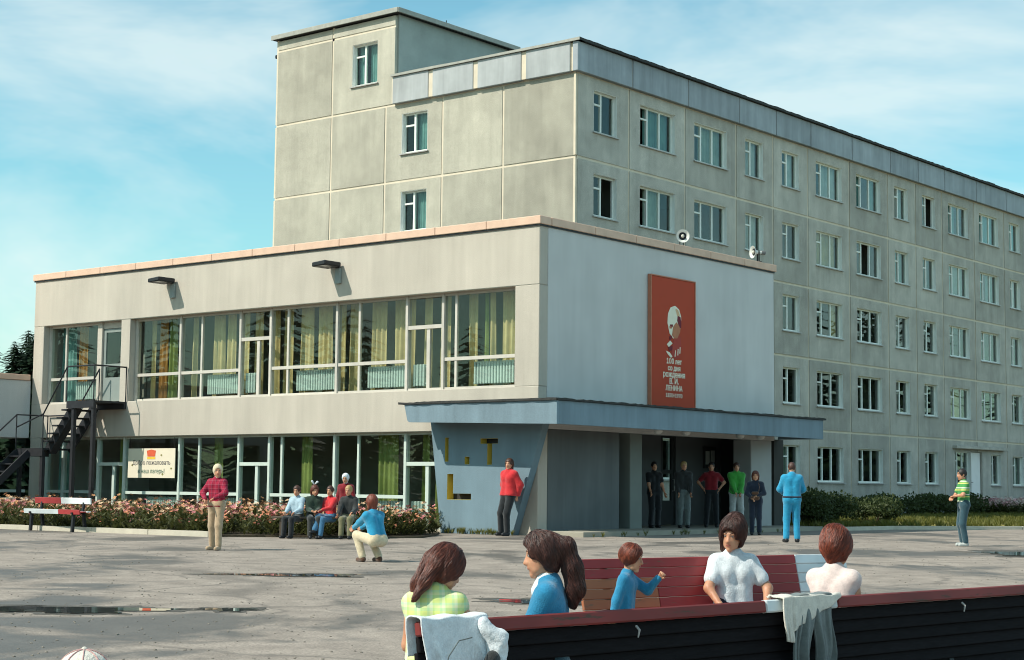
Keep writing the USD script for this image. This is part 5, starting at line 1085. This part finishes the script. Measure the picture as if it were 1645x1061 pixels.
for yy in (0.25, 1.75, 3.25, 4.75, 6.5):
    obj('leg', [bar((-0.12, yy, 0.40), (0.02, yy, -0.02), 0.05), bar((-0.50, yy, 0.40), (-0.54, yy, -0.02), 0.05)][0], BLACK, nbn); obj('leg', bar((-0.50, yy, 0.40), (-0.54, yy, -0.02), 0.05), BLACK, nbn)
    obj('seat_bearer', bar((-0.08, yy, 0.385), (-0.55, yy, 0.385), 0.045), BLACK, nbn); obj('back_post', bar((-0.10, yy, 0.36), (0.0-0.02, yy, HB_-0.04), 0.045, 0.03), BLACK, nbn)
for yy in (1.52, 4.75): obj('hook', tube([(0.03, yy, HB_-0.09), (0.055, yy, HB_-0.11), (0.05, yy-0.005, HB_-0.15)], [0.007, 0.007, 0.004], 6), SILL, nbn)
# the far bench facing it
A1 = v3(15.93, -19.81, 0); U1 = unit(v3(0.253, 0.967, 0)); g1 = gz_(16.4, -18.8)
fb = thing('park_bench', 'red slatted bench with one white end facing the viewer behind the seated woman', 'bench', (A1[0], A1[1], g1), math.degrees(math.atan2(U1[1], U1[0]))-90)
LF, tw = 2.70, 2.14
for k in range(6):
    z = 0.825-0.070*k; x = 0.0+0.016*k; m1 = RED if k < 2 else RUST
    if k < 2: slat(fb, 'back_slat', (x, 0, z), (x, tw-0.003, z), (1, 0, 0.22), 0.0682, 0.025, RED)
    else: slat(fb, 'back_slat', (x, 0, z), (x, 0.7, z), (1, 0, 0.22), 0.0682, 0.025, RUST, 'flaked slat with a sunlit orange tone painted in'); slat(fb, 'back_slat', (x, 0.703, z), (x, tw-0.003, z), (1, 0, 0.22), 0.0682, 0.025, RED)
    slat(fb, 'back_slat', (x, tw, z), (x, LF, z), (1, 0, 0.22), 0.0682, 0.025, BWHITE, 'white slat')
for k in range(5):
    slat(fb, 'seat_slat', (0.14+0.078*k, 0, 0.42), (0.14+0.078*k, tw-0.003, 0.42), (1, 0, 0), 0.03, 0.068, RED); slat(fb, 'seat_slat', (0.14+0.078*k, tw, 0.42), (0.14+0.078*k, LF, 0.42), (1, 0, 0), 0.03, 0.068, BWHITE)
for yy in (0.25, 1.3, 2.45):
    obj('leg', bar((0.12, yy, 0.40), (0.05, yy, -0.02), 0.05), BLACK, fb); obj('leg', bar((0.46, yy, 0.40), (0.50, yy, -0.02), 0.05), BLACK, fb); obj('seat_bearer', bar((0.08, yy, 0.385), (0.52, yy, 0.385), 0.04), BLACK, fb); obj('back_post', bar((0.10, yy, 0.36), (-0.03, yy, 0.83), 0.04, 0.03), BLACK, fb)
# the bench by the flower bed at the left
lb = thing('park_bench', 'short red and white bench before the flowers at the far left', 'bench', (-8.95, -7.0, 0.0), 0)
for k, (z, y, m0, m1) in enumerate(((0.66, 0.30, RED, BWHITE), (0.425, 0.02, BWHITE, RED))):
    n_ = 'back_board' if k == 0 else 'seat_board'
    c = 0.95 if k == 0 else 1.25
    slat(lb, n_, (0, y, z), (c-0.002, y, z), (0, 1, 0.12), 0.13 if k == 0 else 0.10, 0.03, m0); slat(lb, n_, (c+0.002, y, z), (2.0, y, z), (0, 1, 0.12), 0.13 if k == 0 else 0.10, 0.03, m1)
for k in (1, 2): slat(lb, 'seat_board', (0, 0.02+0.12*k, 0.43), (2.0, 0.02+0.12*k, 0.43), (0, 1, 0), 0.03, 0.10, RED if k == 1 else BWHITE)
for xx in (0.25, 1.75):
    obj('leg', bar((xx, 0.05, 0.40), (xx, 0.02, -0.02), 0.06), BLACK, lb); obj('leg', bar((xx, 0.30, 0.40), (xx, 0.36, -0.02), 0.06), BLACK, lb); obj('back_post', bar((xx, 0.27, 0.40), (xx, 0.33, 0.72), 0.05), BLACK, lb); obj('seat_bearer', bar((xx, -0.02, 0.395), (xx, 0.34, 0.395), 0.05), BLACK, lb)
# the children's bench in front of the bed
RH = v3(math.cos(YAW), math.sin(YAW), 0); FH = v3(-math.sin(YAW), math.cos(YAW), 0)
K0 = v3(-1.30, -5.40, 0)
kb = thing('park_bench', 'plain low bench under the four seated children', 'bench', (*(K0+FH*0.42)[:2], 0.0), math.degrees(YAW))
for k in range(3): slat(kb, 'seat_board', (-1.0, -0.12+0.12*k, 0.40), (1.0, -0.12+0.12*k, 0.40), (0, 1, 0), 0.035, 0.105, WOOD)
for xx in (-0.8, 0.8):
    for yy in (-0.11, 0.11): obj('leg', bar((xx, yy, 0.385), (xx, yy*1.2, -0.02), 0.06), WOOD, kb)

CAMAZ = -50.9
def at(px_off, back): p = K0+RH*px_off/80+FH*back; return (p[0], p[1], gz_(p[0], p[1]))
kid = dict(fine=0.018, hs=1.14)
KS = dict(SIT); KS.update(pelvis=(0, 0, 0.545))
# foreground
person('girl in a lime checked sleeveless top seen from behind with long auburn hair', (17.33, -22.88, gA), 138, 1.38, LIME, C_['darkjeans'], HR, 'long', 'none', 0.011, hs=1.16, female=False, head=(-48, -22, 4), spine=(0.03, 0.14, 1), twist=-10,
       extra_hair=[((-0.035, -0.085, 0.02), (-0.06, -0.10, -0.13), 0.05, 0.034), ((-0.06, -0.10, -0.13), (-0.055, -0.105, -0.20), 0.034, 0.012), ((0.03, -0.09, 0.02), (0.03, -0.12, -0.12), 0.045, 0.026), ((0.03, -0.12, -0.12), (0.015, -0.14, -0.24), 0.026, 0.008), ((-0.09, -0.03, 0.02), (-0.10, -0.05, -0.12), 0.04, 0.024), ((-0.10, -0.05, -0.12), (-0.13, -0.07, -0.18), 0.022, 0.01), ((0.06, -0.03, 0.02), (0.06, -0.03, -0.06), 0.035, 0.02)], shw=0.84,
       **{**KS, 'RW': (0.30, 0.12, 0.56), 'RE': (0.6, -1, 0), 'LW': (-0.02, 0.34, 0.64), 'LE': (-0.1, 0.2, -1)})
person('girl in a blue sweater with white collar and a long chestnut ponytail, in profile', (17.52, -22.14, gA), -150, 1.43, C_['blue'], C_['darkjeans'], HG, 'pony', 'long', 0.011, hs=1.15, head=(6, -4, 0), spine=(0.0, 0.06, 1), collar=C_['white'], shw=0.9,
       extra_hair=[((0, -0.09, 0.07), (0, -0.14, 0.05), 0.045, 0.048), ((0, -0.14, 0.05), (0, -0.17, -0.08), 0.050, 0.050), ((0, -0.17, -0.08), (0, -0.175, -0.20), 0.054, 0.050), ((0, -0.175, -0.20), (0, -0.15, -0.29), 0.046, 0.02), ((0.02, -0.165, -0.1), (0.03, -0.19, -0.22), 0.035, 0.02), ((0, 0.03, 0.12), (0, 0.07, 0.10), 0.04, 0.03)],
       **{**KS, 'LW': (-0.10, 0.34, 0.62), 'RW': (0.14, 0.34, 0.62)})
person('small boy in a blue jersey standing before the red bench and stretching out an arm', (16.33, -19.81, gz_(16.33, -19.81)), 22, 0.93, C_['blue'], C_['darkjeans'], HRB, 'short', 'long', 0.011, hs=1.44, head=(2, -6, 0), spine=(0, 0.08, 1), shw=0.95, LW=(-0.12, 0.42, 1.40), LE=(-0.4, 0, -1), RW=(0.24, -0.10, 0.86), curl=48)
person('smiling woman in a white short-sleeved blouse with a dark bouffant, on the red bench', (16.43, -18.56, g1), -38, 1.43, C_['white'], C_['navy'], HG, 'bouffant', 'short', 0.011, hs=1.12, female=True, head=(-34, -8, -5), spine=(0, -0.02, 1), twist=-8,
       extra_hair=[((0, -0.03, 0.10), (0, -0.06, 0.135), 0.085, 0.07), ((0.075, -0.02, 0.0), (0.08, -0.02, -0.11), 0.035, 0.022)], **{**SIT, 'LW': (-0.20, 0.26, 0.60), 'RW': (0.20, 0.26, 0.60), 'LE': (-1, -0.6, 0), 'RE': (1, -0.6, 0)})
person('girl in a pale sleeveless top with a rounded red-brown updo, seen from behind', (17.74, -19.50, gA), 96, 1.42, C_['pinkwhite'], C_['darkjeans'], HRB, 'bouffant', 'none', 0.011, hs=1.10, head=(-8, -10, 0), spine=(0.0, 0.10, 1), female=True,
       extra_hair=[((0, -0.06, 0.10), (0, -0.09, 0.02), 0.09, 0.085), ((0, -0.06, -0.02), (0, -0.05, -0.10), 0.055, 0.022), ((0, 0.05, 0.11), (0, 0.08, 0.09), 0.06, 0.05)], **{**KS, 'LW': (-0.15, 0.34, 0.62), 'RW': (0.15, 0.34, 0.62), 'LE': (-0.3, -0.4, -1), 'RE': (0.3, -0.4, -1)})
person('toddler in a white cap at the bottom left edge of the picture', (19.50, -26.64, gz_(19.55, -26.6)), 140, 0.985, C_['pinkwhite'], C_['navy'], HBL, 'short', 'short', 0.014, hs=1.36, hat=C_['offwhite'])
# middle distance
person('girl in a maroon checked shirt with a pale headscarf walking alone across the square', (0.74, -9.87, gz_(0.74, -9.87)), -75, 1.43, PLAID, C_['beige'], HBL, 'short', 'long', 0.015, hs=1.12, head=(40, -4, 0), scarf=C_['cream'], LA=(-0.15, 0.12, 0.085), RA=(0.15, -0.10, 0.085), LW=(-0.10, 0.24, 1.05), RW=(0.12, 0.24, 1.02), LE=(-1, -0.3, 0), RE=(1, -0.3, 0), lf=10, rf=-12, shoe=C_['beige'], belt=C_['burgundy'], hem=-0.10)
person('crouching child in a blue sweater and cream trousers in front of the seated row', (4.90, -10.35, gz_(4.9, -10.35)), 172, 1.46, C_['turquoise'], C_['cream'], HRB, 'bob', 'long', 0.015, hs=1.14, pelvis=(0, -0.16, 0.40), spine=(0, 0.30, 1), head=(0, 8, 0), LA=(-0.13, 0.10, 0.085), RA=(0.15, -0.02, 0.085), LK=(-0.2, 1, 0.4), RK=(0.2, 1, 0.2), LW=(-0.05, 0.62, 0.50), RW=(0.06, 0.60, 0.50), shoe=C_['brown'], hem=0.0)
GR = 'children sitting in a row on the low bench'
person('seated child in a pale blue jacket, first from the left on the low bench', at(-40, 0.42), CAMAZ-25, 1.32, C_['paleblue'], C_['black'], HB, 'short', group=GR, **kid, **{**KS, 'head': (10, -8, 0)})
person('seated child in dark green with a white bow in reddish hair', at(-13, 0.42), CAMAZ+10, 1.34, C_['darkgreen'], C_['charcoal'], HR, 'bob', group=GR, hat=None, **kid, **{**KS, 'head': (14, -10, 0), 'LW': (-0.04, 0.30, 0.70), 'RW': (0.05, 0.30, 0.70)})
person('seated child in a red jacket with blue jeans crossed to the left', at(14, 0.42), CAMAZ-40, 1.32, C_['red'], C_['jeans'], HB, 'short', group=GR, **kid, **{**KS, 'head': (20, -4, 0), 'LA': (-0.16, 0.50, 0.085), 'RA': (-0.06, 0.62, 0.22), 'LW': (-0.1, 0.40, 0.74)})
person('seated child in a dark grey jacket, last on the right of the low bench', at(44, 0.42), CAMAZ-5, 1.34, C_['charcoal'], C_['khaki'], HBL, 'short', group=GR, **kid, **{**KS, 'head': (-12, -6, 0), 'RW': (0.22, 0.36, 0.60)})
person('child with a white headscarf standing behind the seated row', at(34, 0.98), CAMAZ-12, 1.28, C_['burgundy'], C_['charcoal'], HBL, 'short', 'long', 0.018, hs=1.14, scarf=C_['white'], head=(0, -10, 0))
person('woman in a red jacket and black trousers leaning on the blue pier', (-0.29, -0.66, 0.0), CAMAZ-45, 1.66, C_['red'], C_['black'], HB, 'bob', 'long', 0.015, female=True, hs=1.06, head=(18, 0, 0), spine=(0, -0.05, 1), loose=0.022, hem=-0.03, LW=(-0.16, -0.12, 0.90), RW=(0.20, -0.12, 0.90), LE=(-1, -0.5, 0), RE=(1, -0.5, 0), LA=(-0.09, 0.12, 0.085), RA=(0.12, 0.10, 0.085), pelvis=(0, 0.0, 0.915))
person('man in a turquoise tracksuit seen from behind at the right end of the canopy', (5.80, 0.98, 0.0), 128, 1.60, C_['turquoise'], C_['turquoise'], HB, 'short', 'long', 0.015, head=(-8, -4, 0), belt=C_['navy'], hem=-0.02, LW=(-0.10, 0.24, 1.02), RW=(0.10, 0.24, 1.02), LE=(-1, -0.4, -0.3), RE=(1, -0.4, -0.3), LA=(-0.13, 0, 0.085), RA=(0.11, 0.02, 0.085), lf=12, rf=-10, loose=0.008)
person('boy in a green and yellow striped shirt standing alone on the right', (8.78, 2.56, gz_(8.78, 2.56)), -138, 1.50, STRIPES, C_['darkjeans'], HD, 'short', 'short', 0.015, hs=1.10, head=(4, -4, 0), LW=(-0.06, 0.22, 1.12), RW=(0.05, 0.24, 1.08), LE=(-1, -0.3, -0.3), RE=(1, -0.3, -0.3), shoe=C_['palegrey'], hem=-0.08)
PZ = 0.11
person('dim figure in dark clothes in the entrance, nearest the grey pillar', (-0.15, 4.76, PZ), -30, 1.58, C_['black'], C_['black'], HD, 'short', 'short', 0.018, head=(-10, 0, 0), LW=(-0.22, 0.20, 0.86), RW=(0.20, 0.22, 0.92))
person('fair-haired man in dark grey standing in the entrance left of the burgundy shirt', (0.35, 5.3, PZ), -46, 1.60, C_['charcoal'], C_['greytrouser'], HBL, 'short', 'long', 0.018, head=(4, 0, 0), LW=(-0.14, 0.20, 0.90), RW=(0.16, 0.16, 0.90))
person('person in a burgundy shirt with hands on hips in the entrance', (0.35, 6.55, PZ), -55, 1.60, C_['burgundy'], C_['black'], HD, 'short', 'short', 0.016, head=(0, -2, 0), LW=(-0.20, 0.03, 1.00), RW=(0.20, 0.03, 1.00), LE=(-1, -0.3, 0), RE=(1, -0.3, 0), LA=(-0.14, 0, 0.085), RA=(0.14, 0.02, 0.085))
person('person in a bright green sweater with clasped hands and pale trousers in the entrance', (0.83, 6.95, PZ), -48, 1.60, C_['green'], C_['palegrey'], HB, 'short', 'long', 0.016, head=(0, -6, 0), LW=(-0.05, 0.24, 0.88), RW=(0.05, 0.25, 0.87), LE=(-1, -0.4, 0), RE=(1, -0.4, 0), LA=(-0.14, 0, 0.085), RA=(0.14, 0.02, 0.085), loose=0.01)
person('child in a dark jacket holding a brown bag beside the green sweater', (2.45, 5.16, 0.0), -62, 1.46, C_['navy'], C_['navy'], HR, 'bob', 'long', 0.016, hs=1.10, head=(4, -4, 0), LW=(-0.04, 0.21, 1.06), RW=(0.08, 0.22, 1.00), LE=(-1, -0.3, -0.3), RE=(1, -0.3, -0.3))
# what they hold, and clothes left on the bench
bg = thing('shoulder_bag', 'brown leather bag held by the child in the dark jacket', 'bag', (2.45, 5.16, 0.0), -62-90)
obj('pouch', skin_mesh([cone((-0.06, 0.20, 0.86), (0.06, 0.20, 0.86), 0.05, 0.05), cone((-0.05, 0.195, 0.98), (0.05, 0.195, 0.98), 0.035, 0.035)], 0.012, 0.02, wr=0.004), C_['brown'], bg, smooth=True); obj('strap', tube([(-0.07, 0.20, 0.97), (-0.10, 0.13, 1.12), (-0.07, 0.08, 1.22)], 0.009, 6), C_['brown'], bg, smooth=True)
hb = thing('hair_bow', 'small white bow on the head of the seated child in dark green', 'bow', (*at(-13, 0.42)[:2], 1.075), CAMAZ-90)
obj('loop', skin_mesh([cone((-0.01, 0, 0), (-0.06, 0, 0.045), 0.008, 0.024)], 0.008, 0.006), C_['white'], hb, smooth=True); obj('loop', skin_mesh([cone((0.01, 0, 0), (0.045, 0, 0.06), 0.008, 0.022)], 0.008, 0.006), C_['white'], hb, smooth=True)
def on_bench(y): return A0+U0*y
BZ = math.degrees(math.atan2(U0[1], U0[0]))-90
jk = thing('draped_jacket', 'white jacket hung over the left end of the near bench rail', 'jacket', (*A0[:2], gA), BZ)
def drape(y0, y1, fl, bl, seed, amp=0.05, freq=26.0, ny=46, ns=44, th=0.007, skew=0.0, x0=0.040):
    """Cloth laid over the rail: hangs fl(u) in front and bl(u) behind, with folds that deepen downwards."""
    r = np.random.default_rng(seed); u = np.linspace(0, 1, ny); ss = np.linspace(-1, 1, ns); ph = r.uniform(0, 6, 4)
    V = np.zeros((2, ny, ns, 3))
    for i, uu in enumerate(u):
        for j, q in enumerate(ss):
            ln = (fl(uu) if q > 0 else bl(uu))*abs(q); sg = 1 if q > 0 else -1
            arc = min(ln/0.05, 1.0)*math.pi/2; hx, hz = sg*x0*math.sin(arc), 0.012*math.cos(arc); dn = max(0, ln-0.05)
            y = y0+(y1-y0)*uu
            fold = amp*min(1, dn*3.0)*(0.5*math.sin(y*freq+ph[0]+2*dn)+0.3*math.sin(y*freq*1.9+ph[1]-3*dn)+0.25*math.sin(y*freq*0.6+ph[2]+6*dn)+0.25)
            wob = 0.006*math.sin(y*31+ph[3])*math.cos(q*9)
            for s_ in (0, 1): V[s_, i, j] = (hx+sg*(abs(fold)+0.012+s_*th), y+skew*dn*sg+0.015*math.sin(dn*14+ph[1]), HB_+0.006+hz-dn+wob+(s_*th if dn < 0.01 else 0))
    n = ny*ns; v = V.reshape(-1, 3); f = []
    for i in range(ny-1):
        for j in range(ns-1):
            a_, b_, c_, d_ = i*ns+j, (i+1)*ns+j, (i+1)*ns+j+1, i*ns+j+1
            f += [[n+a_, n+b_, n+c_], [n+a_, n+c_, n+d_], [a_, c_, b_], [a_, d_, c_]]
    rim = [(i, 0) for i in range(ny)]+[(ny-1, j) for j in range(1, ns)]+[(i, ns-1) for i in range(ny-2, -1, -1)]+[(0, j) for j in range(ns-2, 0, -1)]
    for (i, j), (k, l) in zip(rim, rim[1:]+rim[:1]): a_, b_ = i*ns+j, k*ns+l; f += [[a_, b_, n+b_], [a_, n+b_, n+a_]]
    return v, np.array(f)
obj('cloth', drape(-0.01, 0.42, lambda u: 0.50+0.06*math.sin(u*7), lambda u: 0.22, 5, 0.045, 24, 60, 56), C_['white'], jk, smooth=True)
obj('sleeve', skin_mesh([cone((0.085, 0.35, HB_-0.02), (0.115, 0.42, HB_-0.10), 0.034, 0.042), cone((0.115, 0.42, HB_-0.10), (0.12, 0.42, HB_-0.36), 0.042, 0.046)], 0.008, 0.02, wr=0.014, wf=22, seed=6), C_['white'], jk, smooth=True)
obj('lining', skin_mesh([ell((0.135, 0.37, HB_-0.22), (0.035, 0.05, 0.075))], 0.011, 0.01, wr=0.01), C_['charcoal'], jk, smooth=True)  # dark lump standing in for the shaded hollow of the sleeve opening
obj('seam', tube([(0.116, 0.06, HB_-0.30), (0.118, 0.10, HB_-0.16), (0.112, 0.17, HB_-0.09), (0.105, 0.26, HB_-0.08)], 0.0035, 6), C_['greytrouser'], jk, smooth=True)
cj_ = thing('draped_jacket', 'cream jacket thrown over the white part of the near bench rail', 'jacket', (*A0[:2], gA), BZ)
obj('cloth', drape(2.84, 3.34, lambda u: 0.25-0.19*u, lambda u: 0.16, 17, 0.03, 38, 60, 40), C_['offwhite'], cj_, smooth=True)
obj('sleeve', drape(2.78, 2.87, lambda u: 0.30, lambda u: 0.05, 23, 0.03, 60, 18, 50, 0.008, -0.05, 0.046), C_['offwhite'], cj_, smooth=True)
tj = thing('hanging_trousers', 'grey trousers hanging down the back of the near bench below the cream jacket', 'trousers', (*A0[:2], gA), BZ)
for q, (y0, y1, sk) in enumerate(((2.90, 3.08, -0.10), (3.085, 3.27, -0.03))):
    obj('trouser_leg', drape(y0, y1, lambda u: 0.80, lambda u: 0.06, 31+q, 0.05, 40, 40, 60, 0.010, sk, 0.030), C_['greytrouser'], tj, smooth=True)
